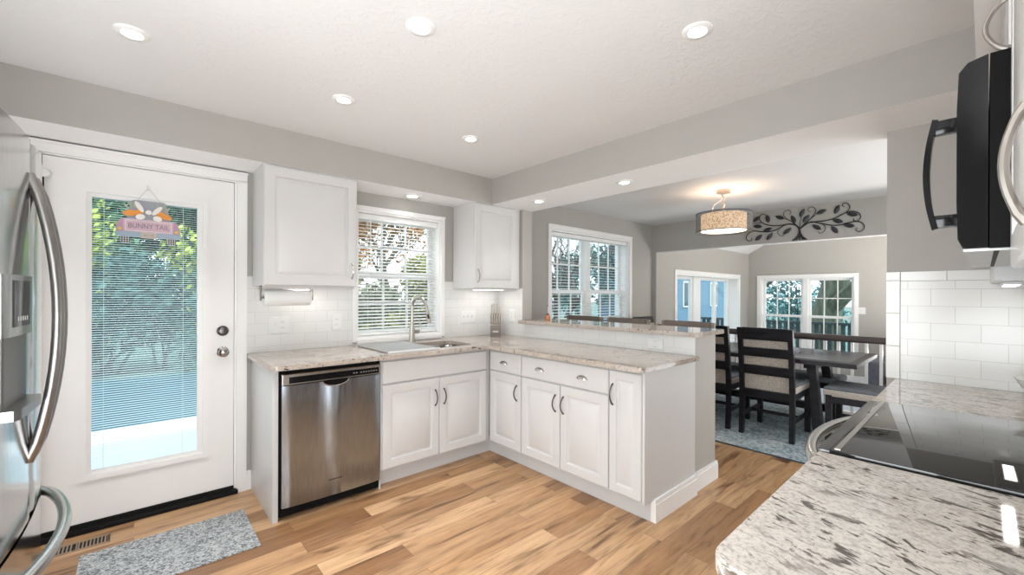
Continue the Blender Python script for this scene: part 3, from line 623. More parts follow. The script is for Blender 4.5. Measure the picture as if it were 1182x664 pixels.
# knife block
kb = thing('knife_block', (2.59, 3.13, .914), 'grey-brown knife block in the back corner of the worktop', 'knife block')
KB = Matrix.Translation((2.59, 3.13, .914)) @ Matrix.Rotation(RAD(-40), 4, 'Z')
KWOOD = mat('knife_block_wood', (.19, .165, .145), .5, var=.12, stretch=(1, 1, 6))
def kp(pts): return [KB @ V(p) for p in pts]
b = B(); lo = [(-.05, -.06, 0), (.05, -.06, 0), (.05, .07, 0), (-.05, .07, 0)]; hi = [(-.05, -.06, .105), (.05, -.06, .105), (.05, .07, .215), (-.05, .07, .215)]
vs = [b.bm.verts.new(KB @ V(p)) for p in lo+hi]
for q in ((3, 2, 1, 0), (4, 5, 6, 7), (0, 1, 5, 4), (1, 2, 6, 5), (2, 3, 7, 6), (3, 0, 4, 7)): b.bm.faces.new([vs[i] for i in q])
obj('block', b, KWOOD, kb, 0); obj('badge', B().box(-.026, .026, -.062, -.0605, .042, .055, M=KB), mat('badge_pale', (.62, .58, .53), .4), kb, 0)
KST = mat('knife_steel', (.70, .66, .60), .35, .6)
def knife(x, y, z, h, w, label, small=False):
    o = V((x, y, z)); d = V((0, -.40, .92)).normalized(); q = lambda s_, dx=0: KB @ (o+d*s_+V((dx, 0, 0)))
    k = thing('knife', q(0), label, 'knife', 'knives in the block')
    obj('handle', B().tube([q(0), q(h*.12), q(h*.5), q(h*.85), q(h)], [w*.85, w, w*.8, w, w*.7], 8, sy=.75), KST, k)
    obj('blade', B().box(-w*.9, w*.9, -.001, .001, -.07, 0, M=Matrix.Translation(q(0)) @ KB.to_3x3().to_4x4() @ Matrix.Rotation(RAD(23), 4, 'X')), STEEL, k, 0)
    return k
rows = [(-.036, .045, .192, .125, .0115, 'tall knife at the back left of the block'), (-.012, .05, .196, .135, .0115, 'tall knife at the back of the block, second from left'), (.013, .05, .196, .13, .0115, 'tall knife at the back of the block, third from left'), (.037, .045, .192, .11, .0115, 'tall knife at the back right of the block')]
for a in rows: knife(*a)
for k, lb in enumerate(('leftmost steak knife in the low front row of the block', 'second steak knife from the left in the front row of the block', 'third steak knife from the left in the front row of the block', 'rightmost steak knife in the low front row of the block')):
    knife(-.033+.022*k, -.035, .124, .09, .0085, lb)
# small holder on the bar
t = thing('reed_holder', (2.99, 2.82, 1.072), 'small orange holder with a slim pale stick on the bar ledge', 'ornament')
obj('cup', B().lathe([(.020, 0), (.024, .004), (.024, .038), (.02, .042), (.012, .043)], (2.99, 2.82, 1.072), n=20), mat('copper_orange', (.62, .25, .11), .4, .2), t)
obj('stick', B().tube([(2.99, 2.82, 1.112), (2.992, 2.822, 1.20)], [.006, .0035], 8), mat('pale_stick', (.62, .62, .64), .3), t)
obj('tip', B().tube([(2.992, 2.822, 1.20), (2.992, 2.822, 1.215)], [.0035, .003], 8), mat('dark_red', (.18, .04, .03), .4), t)
obj('collar', B().lathe([(.014, 0), (.010, .02)], (2.99, 2.82, 1.114), n=14), mat('dark_red', (.18, .04, .03), .4), t)
# white bowl at right edge
single('bowl', B().lathe([(.04, 0), (.06, .006), (.10, .045), (.118, .078), (.121, .080), (.116, .078), (.098, .048), (.058, .012), (.0, .010)], (2.60, -.20, .914), n=36, cap=False), mat('porcelain', (.86, .86, .85), .15), 'white bowl at the right edge of the worktop by the tiled wall', 'bowl')

# ------------------------------------------------------------------ switch plates, outlets
def plate(face, u, z, wd, ht, w, label, kind, n=1, cat='outlet'):
    P3 = {'-y': (u, w, z-ht/2), '-x': (w, u, z-ht/2)}[face]
    t = thing('wall_switch' if cat == 'switch' else 'wall_outlet', P3, label, cat)
    obj('cover', B().rings(face, u-wd/2, u+wd/2, z-ht/2, z+ht/2, w, [(0, 0), (.001, .004), (.004, .006)]), PLATE, t, 25)
    for k in range(n):
        cu = u+(k-(n-1)/2)*.046; kd = kind[k % len(kind)]
        bx = (lambda b, a0, a1, d0, d1, z0, z1: b.box(a0, a1, w-d1, w-d0, z0, z1)) if face == '-y' else (lambda b, a0, a1, d0, d1, z0, z1: b.box(w-d1, w-d0, a0, a1, z0, z1))
        b = B()
        if kd == 't': bx(b, cu-.004, cu+.004, .005, .016, z-.004, z+.014); obj('toggle', b, PLATE, t, 0)
        else:
            for dz in (-.02, .02):
                bx(b, cu-.015, cu+.015, .0055, .0075, z+dz-.013, z+dz+.013)
            o_ = obj('socket', b, PLATE, t, 0); b = B()
            for dz in (-.02, .02):
                bx(b, cu-.007, cu-.005, .0072, .0079, z+dz-.002, z+dz+.007); bx(b, cu+.005, cu+.007, .0072, .0079, z+dz-.002, z+dz+.007)
            obj('slot', b, GUN, o_, 0)
    return t
plate('-y', .755, 1.095, .12, .118, 3.29, 'double white switch plate on the tile left of the sink window', 'to', 2, 'switch')
plate('-y', 1.148, 1.10, .072, .118, 3.29, 'single white outlet on the tile at the left of the sink window', 'o')
plate('-y', 2.375, 1.10, .165, .118, 3.29, 'triple white switch plate right of the sink window', 't', 3, 'switch')
plate('-x', 3.09, 1.107, .072, .118, XT, 'single white outlet right of the knife block', 'o')
plate('-x', 1.555, .965, .118, .072, XT, 'white outlet laid sideways low on the tiled half wall', 'o')
plate('-x', 1.46, 1.04, .10, .12, 9.78, 'white switch plate right of the far twin window', 't', 1, 'switch')

# ------------------------------------------------------------------ ceiling lights
def downlight(x, y, z, r, label, power, group):
    t = thing('recessed_light', (x, y, z), label, 'ceiling light', group)
    obj('trim', B().lathe([(r, 0), (r, -.003), (r*.93, -.007), (r*.62, -.009), (r*.55, -.004), (r*.55, 0)], (x, y, z), n=36, cap=False), TRIM, t)
    obj('lens', B().lathe([(r*.55, -.0035), (r*.3, -.0055), (.001, -.006)], (x, y, z), n=30), LENS, t)
    lamp('downlight', 'AREA', (x, y, z-.012), power, r*1.0, spread=RAD(105)); return t
PK = 1.9
for x, y, lb in ((-.0101, 2.275, 'recessed ceiling light nearest the fridge and back door'), (.83, 1.466, 'recessed ceiling light at the top middle of the photo'), (1.65, .754, 'recessed ceiling light at the top right of the kitchen ceiling'),
                 (.833, 2.288, 'recessed ceiling light in front of the left wall cabinet'), (1.675, 2.293, 'recessed ceiling light nearest the inside corner of the soffit')): downlight(x, y, ZC, .058, lb, PK*(2 if x < 0 else 1), 'recessed lights in the kitchen ceiling')
downlight(1.705, 3.142, ZS, .075, 'recessed light in the soffit above the sink', 1.4, 'recessed lights in the soffits')
downlight(2.619, 1.72, ZS, .06, 'recessed light under the beam, nearer one above the bar', 1.2, 'recessed lights in the soffits')
downlight(2.609, 2.571, ZS, .06, 'recessed light under the beam, farther one above the bar', 1.2, 'recessed lights in the soffits')
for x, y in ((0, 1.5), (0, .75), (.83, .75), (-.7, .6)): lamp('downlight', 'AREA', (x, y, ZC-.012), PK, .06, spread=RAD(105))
# drum pendant
px, py = 4.37, 1.73
p = thing('pendant_lamp', (px, py, 1.93), 'drum pendant lamp with an amber fabric shade inside a grey sheer one', 'lamp')
obj('canopy', B().lathe([(.0, 0), (.064, 0), (.066, -.006), (.064, -.028), (.0, -.03)], (px, py, ZC)), mat('satin_nickel_warm', (.60, .50, .42), .3, .8), p)
b = B()
for k in range(9): b.tube([(px+.013*cos(k*2.2), py+.013*sin(k*2.2), ZC-.03-.022*k), (px+.013*cos(k*2.2+1.8), py+.013*sin(k*2.2+1.8), ZC-.055-.022*k)], .005, 6)
obj('chain', b, mat('satin_nickel_warm', (.60, .50, .42), .3, .8), p)
obj('cord', B().tube(smoothpath([(px, py, ZC-.03), (px-.03, py+.01, ZC-.10), (px-.085, py+.06, ZC-.16), (px-.095, py+.07, 2.10)], 5), .003, 6), PLATE, p)
m_, t_, p_ = nodes('amber_shade'); v_ = coords(t_, (1, 1, 1)); vo = N(t_, 'ShaderNodeTexVoronoi'); vo.inputs['Scale'].default_value = 48; L(t_, v_, vo.inputs['Vector'])
cc = ramp(t_, vo.outputs['Distance'], [(.25, (.50, .27, .12)), (.5, (.92, .66, .40))]); L(t_, cc, p_.inputs['Base Color']); L(t_, cc, p_.inputs['Emission Color']); p_.inputs['Emission Strength'].default_value = 1.15; p_.inputs['Roughness'].default_value = .8
obj('inner_shade', B().lathe([(.205, 1.955), (.205, 2.118)], (px, py, 0), n=48, cap=False), m_, p)
m2, t2, p2 = nodes('grey_sheer'); L(t2, ramp(t2, noise(t2, coords(t2), 300, 1), [(.4, (.10, .10, .11)), (.6, (.24, .24, .25))]), p2.inputs['Base Color']); p2.inputs['Alpha'].default_value = .6; p2.inputs['Roughness'].default_value = .9
obj('outer_shade', B().lathe([(.252, 1.945), (.252, 2.128)], (px, py, 0), n=48, cap=False), m2, p)
obj('rim', B().lathe([(.250, 1.943), (.255, 1.943), (.255, 1.951), (.250, 1.951), (.250, 1.943)], (px, py, 0), n=48, cap=False).lathe([(.250, 2.122), (.255, 2.122), (.255, 2.130), (.250, 2.130), (.250, 2.122)], (px, py, 0), n=48, cap=False), mat('shade_rim', (.10, .10, .11), .6), p)
obj('diffuser', B().lathe([(.204, 1.958), (.204, 1.954), (.001, 1.952)], (px, py, 0), n=40), emit('pendant_diffuser', (1, .90, .74), 2.0), p)
obj('finial', B().lathe([(.016, 1.952), (.016, 1.944), (.006, 1.940)], (px, py, 0), n=16), CHROME, p)
b = B()
for k in range(3): a = k*2*pi/3; b.tube([(px, py, 2.112), (px+.25*cos(a), py+.25*sin(a), 2.124)], .003, 6)
obj('spider', b, CHROME, p)
lamp('pendant_bulb', 'POINT', (px, py, 2.06), 1.3, .05, (1, .95, .9)); lamp('pendant_glow', 'AREA', (px, py, 1.945), 3, .36, (1, .9, .76))

# ------------------------------------------------------------------ hanging door sign
SY = 3.262
def ell(cx, cz, rx, rz, n=20, rot=0): return [(cx+rx*cos(2*pi*k/n)*cos(rot)-rz*sin(2*pi*k/n)*sin(rot), cz+rx*cos(2*pi*k/n)*sin(rot)+rz*sin(2*pi*k/n)*cos(rot)) for k in range(n)]
PINK = mat('sign_pink', (.62, .42, .50), .6); BLUES = mat('sign_blue', (.34, .43, .52), .6); ORG = mat('sign_orange', (.75, .30, .05), .6); SW = mat('sign_white', (.80, .78, .74), .6); TAN = mat('sign_tan', (.55, .50, .43), .6); CREAM = mat('sign_cream', (.70, .66, .64), .6)
single('wall_hook', B().box(.052, .068, 3.292, 3.302, 1.925, 1.955, .003).box(.056, .064, 3.278, 3.294, 1.93, 1.936, .001), PLATE, 'small white adhesive hook on the door above the truck sign', 'hook')
t = thing('door_sign', (.06, SY, 1.60), 'wooden pink and blue truck sign lettered BUNNY TAIL hanging on the back door', 'sign')
obj('string', B().tube([(.009, SY, 1.848), (.06, 3.281, 1.938)], .0012, 5).tube([(.114, SY, 1.851), (.06, 3.281, 1.938)], .0012, 5), TAN, t)
obj('cab', B().prism(fillet([(-.034, 1.745), (.161, 1.745), (.138, 1.853), (-.016, 1.853)], [0, 0, .02, .02]), 'xz', SY-.004, SY+.004), mat('sign_grey', (.33, .34, .37), .6), t, 0)
MV = mat('sign_mauve', (.50, .30, .42), .6); obj('fender', B().prism([(-.080, 1.665), (-.080, 1.69), (-.073, 1.72), (-.060, 1.738), (-.045, 1.743), (-.045, 1.665)], 'xz', SY-.008, SY), MV, t, 0)
b = B().prism([(.204, 1.665), (.204, 1.69), (.197, 1.72), (.186, 1.738), (.171, 1.743), (.171, 1.665)], 'xz', SY-.008, SY); obj('fender', b, mat('sign_mauve', (.50, .30, .42), .6), t, 0)
g = obj('tailgate', B().box(-.049, .173, SY-.010, SY, 1.666, 1.742), PINK, t, 0)
b = B(); frame(b, north, -.041, .165, 1.673, 1.735, .004, SY-.0115, SY-.0095); obj('border', b, CREAM, g, 0)
obj('bumper', B().box(-.083, .208, SY-.012, SY, 1.641, 1.669, .003), BLUES, t, 0)
obj('license_plate', B().box(.025, .096, SY-.014, SY-.011, 1.634, 1.668), TAN, t, 0)
for x in (-.064, .188): obj('tail_light', B().prism(ell(x, 1.683, .009, .009), 'xz', SY-.011, SY-.007), mat('sign_yellow', (.78, .55, .16), .6), t, 0)
m_, t_, p_ = nodes('checker_tire'); ck = N(t_, 'ShaderNodeTexChecker'); ck.inputs['Scale'].default_value = 130; ck.inputs['Color1'].default_value = (.02, .02, .02, 1); ck.inputs['Color2'].default_value = (.55, .55, .55, 1); L(t_, coords(t_, (1, .0, 1), (0, RAD(45), 0)), ck.inputs['Vector']); L(t_, ck.outputs[0], p_.inputs['Base Color'])
for x in (-.042, .165): obj('wheel', B().prism(fillet([(x-.021, 1.603), (x+.021, 1.603), (x+.021, 1.642), (x-.021, 1.642)], [.012, .012, 0, 0]), 'xz', SY-.004, SY+.002), m_, t, 0)
for i_, q in enumerate(((-.022, 1.775, .030, .017, .1), (.012, 1.782, .028, .015, .5), (.115, 1.778, .028, .017, -.8), (.138, 1.770, .030, .016, -.4))): obj('carrot', B().prism(ell(q[0], q[1], q[2], q[3], 18, q[4]), 'xz', SY-.0092-.0006*i_, SY-.005+.0002*i_), ORG, t, 0)
for cx, cz, rt in ((-.035, 1.81, 2.2), (-.02, 1.825, 1.8), (.0, 1.83, 1.4), (.10, 1.83, 1.5), (.125, 1.825, 1.3), (.145, 1.81, 1.0)): obj('carrot_top', B().prism(ell(cx, cz, .022, .006, 12, rt), 'xz', SY-.0078-rt*.0002, SY-.0045+rt*.0001), mat('sign_sage', (.36, .40, .33), .7), t, 0)
for x, z, a in ((.019, 1.815, -1.05), (.098, 1.80, .9)): obj('bunny_ear', B().prism(ell(x, z, .034, .012, 18, a), 'xz', SY-.012, SY-.008), SW, t, 0)
for x, z, a in ((.024, 1.757, .2), (.10, 1.753, -.3)): obj('bunny_foot', B().prism(ell(x, z, .021, .016, 18, a), 'xz', SY-.014, SY-.010), SW, t, 0)
obj('bunny_tail', B().prism(ell(.06, 1.786, .014, .013), 'xz', SY-.014, SY-.006), SW, t, 0)
def text(body, parent, size, x, y, z, m, face='-y', name='lettering', bold=.0, sx=1):
    cu = bpy.data.curves.new('txt', 'FONT'); cu.body = body; cu.size = size; cu.align_x = 'CENTER'; cu.align_y = 'CENTER'; cu.extrude = .0006; cu.offset = bold
    o = bpy.data.objects.new('txt', cu); C.objects.link(o)
    me = bpy.data.meshes.new_from_object(o.evaluated_get(bpy.context.evaluated_depsgraph_get())); bpy.data.objects.remove(o)
    M = Matrix.Translation((x, y, z)) @ Matrix.Rotation(pi/2, 4, 'X') @ Matrix.Scale(sx, 4, (1, 0, 0)); me.transform(Matrix.Translation(-wloc(parent)) @ M)
    me.materials.clear(); me.materials.append(m); o2 = bpy.data.objects.new(name, me); C.objects.link(o2); o2.parent = parent; LOC[o2.name] = wloc(parent); return o2
text('BUNNY TAIL', g, .040, .062, SY-.011, 1.703, mat('sign_letter_grey', (.20, .21, .24), .7), sx=.80)
text('EST 20', t, .018, .0605, SY-.0146, 1.651, mat('sign_letter_pale', (.36, .30, .24), .7), sx=.85)

# ------------------------------------------------------------------ mats, register, rug
matb = B().box(-.20, .495, 2.51, 2.99, 0, .009, .003)
m_, t_, p_ = nodes('woven_mat'); v_ = coords(t_); n1 = noise(t_, coords(t_, (1, 1, 1), (0, 0, .7)), 55, 2, .5, 1.2); n2 = noise(t_, coords(t_, (1, 2.4, 1), (0, 0, .6)), 90, 2, .5, .8)
L(t_, mixc(t_, .5, ramp(t_, n1, [(.42, (.06, .07, .08)), (.54, (.52, .53, .53))]), ramp(t_, n2, [(.44, (.06, .07, .08)), (.54, (.55, .56, .56))])), p_.inputs['Base Color']); p_.inputs['Roughness'].default_value = .95; bump(t_, p_, n2, .6, .004)
single('floor_mat', matb, m_, 'grey and white woven floor mat lying in front of the back door', 'mat', smooth=0)
t = thing('floor_register', (-.215, 3.125, 0), 'brown slotted floor register between the fridge and the floor mat', 'vent')
b = B(); frame(b, lambda b, u0, u1, d0, d1, v0, v1: b.box(u0, u1, v0, v1, d0, d1), -.352, -.092, 3.078, 3.178, .012, 0, .004)
b.box(-.23, -.218, 3.088, 3.168, 0, .004)
for k in range(18): x = -.343+.0142*k; b.box(x, x+.006, 3.088, 3.168, .0005, .004)
obj('grille', b, mat('register_wood', (.30, .22, .155), .5, var=.1), t, 0); obj('duct', B().box(-.345, -.10, 3.085, 3.17, .0002, .0012), BLACKR, t, 0)
RUG = rug_mat('blue_rug', [(.30, (.025, .075, .11)), (.42, (.10, .20, .26)), (.52, (.25, .34, .38)), (.62, (.50, .53, .53)), (.75, (.12, .22, .27))], 5.5, 12)
t = thing('area_rug', (4.83, 1.72, 0), 'faded blue patterned rug under the dining table', 'rug')
obj('field', B().box(3.905, 5.785, .335, 3.165, 0, .010, .003), RUG, t, 0)
b = B(); frame(b, lambda b, u0, u1, d0, d1, v0, v1: b.box(u0, u1, v0, v1, d0, d1), 3.89, 5.80, .32, 3.18, .016, 0, .0085); obj('binding', b, mat('rug_edge', (.06, .085, .11), .9), t, 0)
RZ = .010

# ------------------------------------------------------------------ dining table, chairs, bench, stools
t = thing('dining_table', (5.115, 1.74, RZ), 'dark espresso trestle dining table with inset plank top', 'table')
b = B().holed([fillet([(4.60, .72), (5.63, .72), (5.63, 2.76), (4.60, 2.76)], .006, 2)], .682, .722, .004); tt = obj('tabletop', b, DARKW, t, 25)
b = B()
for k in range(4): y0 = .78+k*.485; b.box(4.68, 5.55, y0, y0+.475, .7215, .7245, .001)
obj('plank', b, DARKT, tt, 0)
for y, s_ in ((1.10, -1), (2.38, 1)):
    for x0, x1 in ((4.86, 4.80), (5.37, 5.43)):
        b = B().bar((x1, y+s_*.07, RZ+.0), (x0, y, .66), .10, .075, .003, up=(0, 1, 0)); obj('leg', b, DARKW, t, 0)
    obj('crossbar', B().box(4.78, 5.45, y-.05, y+.05, .62, .682, .003), DARKW, t, 0)
obj('stretcher', B().box(5.075, 5.155, 1.04, 2.44, .165, .235, .003), DARKW, t, 0)
def make_chair():
    c = thing('dining_chair', (0, 0, 0), '', 'chair', 'dark ladder-back dining chairs')
    # local frame: faces +x, back posts at x=0, y in [-.225,.225]
    for s_ in (-1, 1):
        y = s_*.206; pts = [(.0, y, 0), (.012, y, .25), (.012, y, .45), (-.012, y, .72), (-.055, y, 1.005)]; b = B(); Wd, Dp = .040, .042
        vs = [[b.bm.verts.new((x+dx*Dp/2, yy+dy*Wd/2, z)) for dx, dy in ((-1, -1), (1, -1), (1, 1), (-1, 1))] for x, yy, z in pts]
        for a, e in zip(vs, vs[1:]):
            for k in range(4): b.bm.faces.new((a[k], a[(k+1) % 4], e[(k+1) % 4], e[k]))
        b.bm.faces.new(vs[0][::-1]); b.bm.faces.new(vs[-1]); obj('leg', b, DARKW, c, 0)
        b = B().bar((.50, y, 0), (.495, y, .44), .045, .045, .003); obj('leg', b, DARKW, c, 0)
    bx = lambda z: -.055*max(0, (z-.55))/.46+.008
    b = B()
    for z0, z1 in ((.895, 1.008), (.74, .822), (.572, .656)):
        zm = (z0+z1)/2; x = bx(zm); M = Matrix.Translation((x, 0, zm)) @ Matrix.Rotation(-.14, 4, 'Y'); b.box(-.013, .013, -.19, .19, -(z1-z0)/2, (z1-z0)/2, .003, M=M)
    obj('back_slats', b, DARKW, c, 0)
    b = B(); lo = [(bx(z)+.010, z) for z in (.43, .56, .70, .82, .92)]; hi = [(x+.03, z) for x, z in lo][::-1]; b.prism(lo+hi, 'xz', -.187, .187); obj('backrest', b, TWEED, c, 30)
    b = B().box(-.012, .02, -.19, .19, .355, .43, .002).box(.485, .51, -.19, .19, .365, .43, .002).box(.02, .49, -.222, -.20, .37, .43, .002).box(.02, .49, .20, .222, .37, .43, .002); obj('seat_rail', b, DARKW, c, 0)
    sb = obj('seat', B().box(.02, .535, -.225, .225, .425, .485, .012, 3), TWEED, c, 45); obj('cushion_top', B().box(.022, .533, -.223, .223, .478, .505, .016, 4), GREYF, sb, 45)
    obj('stretcher', B().box(.02, .49, -.215, -.195, .16, .20, .002).box(.02, .49, .195, .215, .16, .20, .002).box(.24, .26, -.2, .2, .165, .195, .002), DARKW, c, 0)
    return c
ch = make_chair(); ch.location = (4.315, 1.328, RZ); LOC[ch.name] = V((4.315, 1.328, RZ))
ch['label'] = 'black and oatmeal dining chair standing clear of the bar, seen whole from behind'
dup(ch, (4.335, 1.872, RZ), 0, 'black and oatmeal dining chair half hidden behind the bar end')
dup(ch, (4.74, .405, RZ), pi/2, 'dining chair at the table end nearest the range, only its cushion showing')
dup(ch, (5.20, 3.06, RZ), -pi/2, 'dining chair at the far table end under the dining window wall')
t = thing('bench', (5.50, 1.74, RZ), 'dark cushioned bench along the railing side of the dining table', 'bench')
obj('seat', B().box(5.33, 5.69, .97, 2.52, .405, .468, .026, 4), GREYF, t, 45); obj('seat_rail', B().box(5.35, 5.67, 1.0, 2.49, .345, .41, .003), DARKW, t, 0)
for x in (5.37, 5.65):
    for y in (1.03, 2.46): obj('leg', B().box(x-.022, x+.022, y-.022, y+.022, RZ, .35, .002), DARKW, t, 0)
def make_stool():
    s_ = thing('bar_stool', (0, 0, 0), '', 'stool', 'bar stools behind the breakfast bar')     # faces -x, back at x=.21
    obj('seat', B().box(-.20, .19, -.21, .21, .685, .745, .022, 3), LEATH, s_, 45); obj('seat_rail', B().box(-.18, .18, -.195, .195, .63, .688, .003), STOOLW, s_, 0)
    for sx in (-1, 1):
        for sy in (-1, 1): obj('leg', B().bar((sx*.195+(.02 if sx > 0 else 0), sy*.20, 0), (sx*.165, sy*.18, .64), .036, .036, .002), STOOLW, s_, 0)
    for sy in (-1, 1): obj('back_post', B().bar((.17, sy*.205, .62), (.232, sy*.215, 1.088), .034, .03, .003, up=(0, 1, 0)), STOOLW, s_, 0)
    b = B(); lo = [(.180, .80), (.205, .95), (.226, 1.075), (.232, 1.092), (.212, 1.094), (.20, 1.06), (.175, .93), (.155, .80)]; b.prism(lo, 'xz', -.198, .198); obj('backrest', b, LEATH, s_, 30)
    obj('footrest', B().box(-.19, -.165, -.19, .19, .26, .30, .003).box(-.18, .19, -.205, -.185, .34, .375, .003).box(-.18, .19, .185, .205, .34, .375, .003), STOOLW, s_, 0)
    return s_
st = make_stool(); st.location = (3.30, 2.80, 0); LOC[st.name] = V((3.30, 2.80, 0)); st['label'] = 'brown bar stool farthest from the camera, nearest the twin window'
dup(st, (3.30, 2.275, 0), 0, 'brown bar stool in the middle of the row behind the bar'); dup(st, (3.30, 1.69, 0), 0, 'brown bar stool nearest the open end of the bar')

# ------------------------------------------------------------------ railing, wall tree, family room sofa
t = thing('railing', (5.905, 2.0, 0), 'dark wooden handrail on white balusters behind the dining table', 'railing')
obj('handrail', B().prism(fillet([(-.033, .80), (.033, .80), (.036, .83), (.028, .872), (-.028, .872), (-.036, .83)], .006, 3), 'xz', .30, 3.28), RAILW, t, 30)
for v in t.children[0].data.vertices: v.co.x += 5.905
obj('shoe_rail', B().box(5.88, 5.93, .30, 3.28, 0, .03), TRIM, t, 0)
y = .36
while y < 3.25:
    obj('baluster', B().box(5.892, 5.918, y-.013, y+.013, .03, .805, .002), TRIM, t, 0); y += .121
IRON = mat('wrought_iron', (.02, .02, .022), .45, .3, bs=.2)
t = thing('wall_art', (5.83, 1.44, 1.96), 'black iron tree with curling branches on the header over the railing', 'wall art')
TX = 5.826
PATHS = dict(
 a=([(1.443, 2.031), (1.446, 2.085), (1.415, 2.121), (1.354, 2.16), (1.31, 2.164)], .010), b=([(1.443, 2.031), (1.449, 2.098), (1.489, 2.15), (1.559, 2.168), (1.607, 2.157)], .010),
 c=([(1.354, 2.16), (1.267, 2.162), (1.182, 2.164), (1.109, 2.18), (1.038, 2.215), (.993, 2.246), (.979, 2.288), (.999, 2.328), (1.033, 2.333), (1.043, 2.31), (1.023, 2.291)], .0065),
 d=([(1.089, 2.19), (1.018, 2.225), (.949, 2.234), (.901, 2.208), (.886, 2.163), (.91, 2.123), (.944, 2.134), (.944, 2.159)], .006),
 e=([(1.31, 2.164), (1.224, 2.131), (1.14, 2.104), (1.058, 2.098), (.988, 2.115), (.9, 2.116), (.857, 2.074), (.862, 2.026), (.9, 2.006), (.927, 2.033), (.91, 2.05)], .0065),
 f=([(1.224, 2.131), (1.197, 2.089), (1.208, 2.045), (1.245, 2.026), (1.266, 2.052)], .004), g=([(1.438, 2.097), (1.399, 2.152), (1.332, 2.21), (1.289, 2.276), (1.3, 2.323), (1.338, 2.338), (1.363, 2.32), (1.354, 2.292), (1.332, 2.285)], .0045),
 h=([(1.438, 2.097), (1.354, 2.186), (1.267, 2.253), (1.203, 2.277)], .0045), i=([(1.444, 2.098), (1.438, 2.191), (1.421, 2.282)], .004),
 j=([(1.449, 2.098), (1.49, 2.163), (1.56, 2.22), (1.607, 2.274), (1.601, 2.321), (1.566, 2.336), (1.531, 2.311), (1.548, 2.283)], .0045), k=([(1.489, 2.15), (1.548, 2.211), (1.667, 2.261)], .004),
 l=([(1.559, 2.168), (1.667, 2.162), (1.766, 2.179), (1.842, 2.221), (1.874, 2.274), (1.861, 2.315), (1.816, 2.321), (1.794, 2.285), (1.816, 2.274)], .0065),
 m=([(1.607, 2.157), (1.679, 2.117), (1.765, 2.099), (1.854, 2.109), (1.945, 2.129), (1.998, 2.102), (2.025, 2.054), (2.004, 2.009), (1.96, 2.012), (1.964, 2.041)], .0065),
 n=([(1.536, 2.122), (1.583, 2.073), (1.618, 2.032), (1.661, 2.053), (1.673, 2.089), (1.643, 2.113)], .004), o=([(1.842, 2.221), (1.906, 2.221), (1.952, 2.227)], .0045))
for kk, (pp, rr) in PATHS.items():
    q = smoothpath([(TX, y, z) for y, z in pp], 5); n_ = len(q); obj('branch', B().tube(q, [rr*(1-.45*i/n_) for i in range(n_)], 7), IRON, t)
b = B()
for y, z in ((1.52, 1.966), (1.37, 1.966), (1.477, 1.966), (1.443, 1.965), (1.409, 1.966), (1.50, 1.966), (1.39, 1.966)): b.tube(smoothpath([(TX, 1.443+(y-1.443)*.1, 2.05), (TX, 1.443+(y-1.443)*.45, 2.0), (TX, y, z)], 4), .006, 6)
b.tube([(TX, 1.443, 2.03), (TX, 1.445, 2.075)], [.014, .012], 8); obj('trunk', b, IRON, t)
for y, z, a in [(1.906, 2.272, .6), (1.778, 2.258, 1.7), (1.893, 2.18, -.2), (1.649, 2.259, 2.7), (1.507, 2.22, 2), (1.421, 2.282, 1.1), (1.382, 2.21, .9), (1.235, 2.268, .35), (1.091, 2.273, 1.2), (.954, 2.201, 2.9), (1.083, 2.145, 2.8), (.983, 2.083, 2.9), (1.277, 2.098, 2.5), (1.111, 2.05, 2.2), (1.571, 2.085, .6), (1.88, 2.036, .7), (1.759, 2.038, .9), (1.784, 2.125, .3)]:
    b = B(); ca, sa = -cos(a), sin(a); pr = [(-.052, 0), (-.03, .018), (0, .025), (.03, .017), (.056, 0)]; T = lambda u, v, d: (TX-d, y+u*ca-v*sa*-1*(-1), z+u*sa+v*ca)
    top = [b.bm.verts.new(T(u, v, .001)) for u, v in pr]; mid = [b.bm.verts.new(T(u, 0, .010 if 0 < i < 4 else .001)) for i, (u, v) in enumerate(pr)]; bot = [b.bm.verts.new(T(u, -v, .001)) for u, v in pr]
    for r0, r1 in ((top, mid), (mid, bot)):
        for i in range(4):
            b.bm.faces.new((r0[i], r0[i+1], r1[i+1], r1[i]))
    bmesh.ops.remove_doubles(b.bm, verts=b.bm.verts, dist=1e-5)
    obj('leaf', b, mat('iron_leaf', (.055, .055, .06), .4, .5), t, 0)
t = thing('sofa', (8.7, .1, -.28), 'slate grey sofa end showing between the balusters below the railing', 'sofa')
SOFA = mat('sofa_fabric', (.10, .105, .13), .85, var=.2, vs=30, bs=.3, bsc=120)
obj('base', B().box(8.25, 9.2, -1.0, 1.15, -.22, .0, .03, 3), SOFA, t, 45); obj('arm', B().box(8.25, 9.2, .97, 1.18, -.2, .33, .05, 4), SOFA, t, 45)
obj('backrest', B().box(9.0, 9.25, -1.0, .97, .0, .52, .06, 4), SOFA, t, 45)
for k in range(2): obj('seat_cushion', B().box(8.24, 9.0, -.98+.98*k, -.02+.98*k, .0, .16, .05, 4), SOFA, t, 45)
for x in (8.32, 9.12):
    for yy in (-.9, 1.08): obj('foot', B().box(x-.03, x+.03, yy-.03, yy+.03, -.28, -.215), DARKW, t, 0)

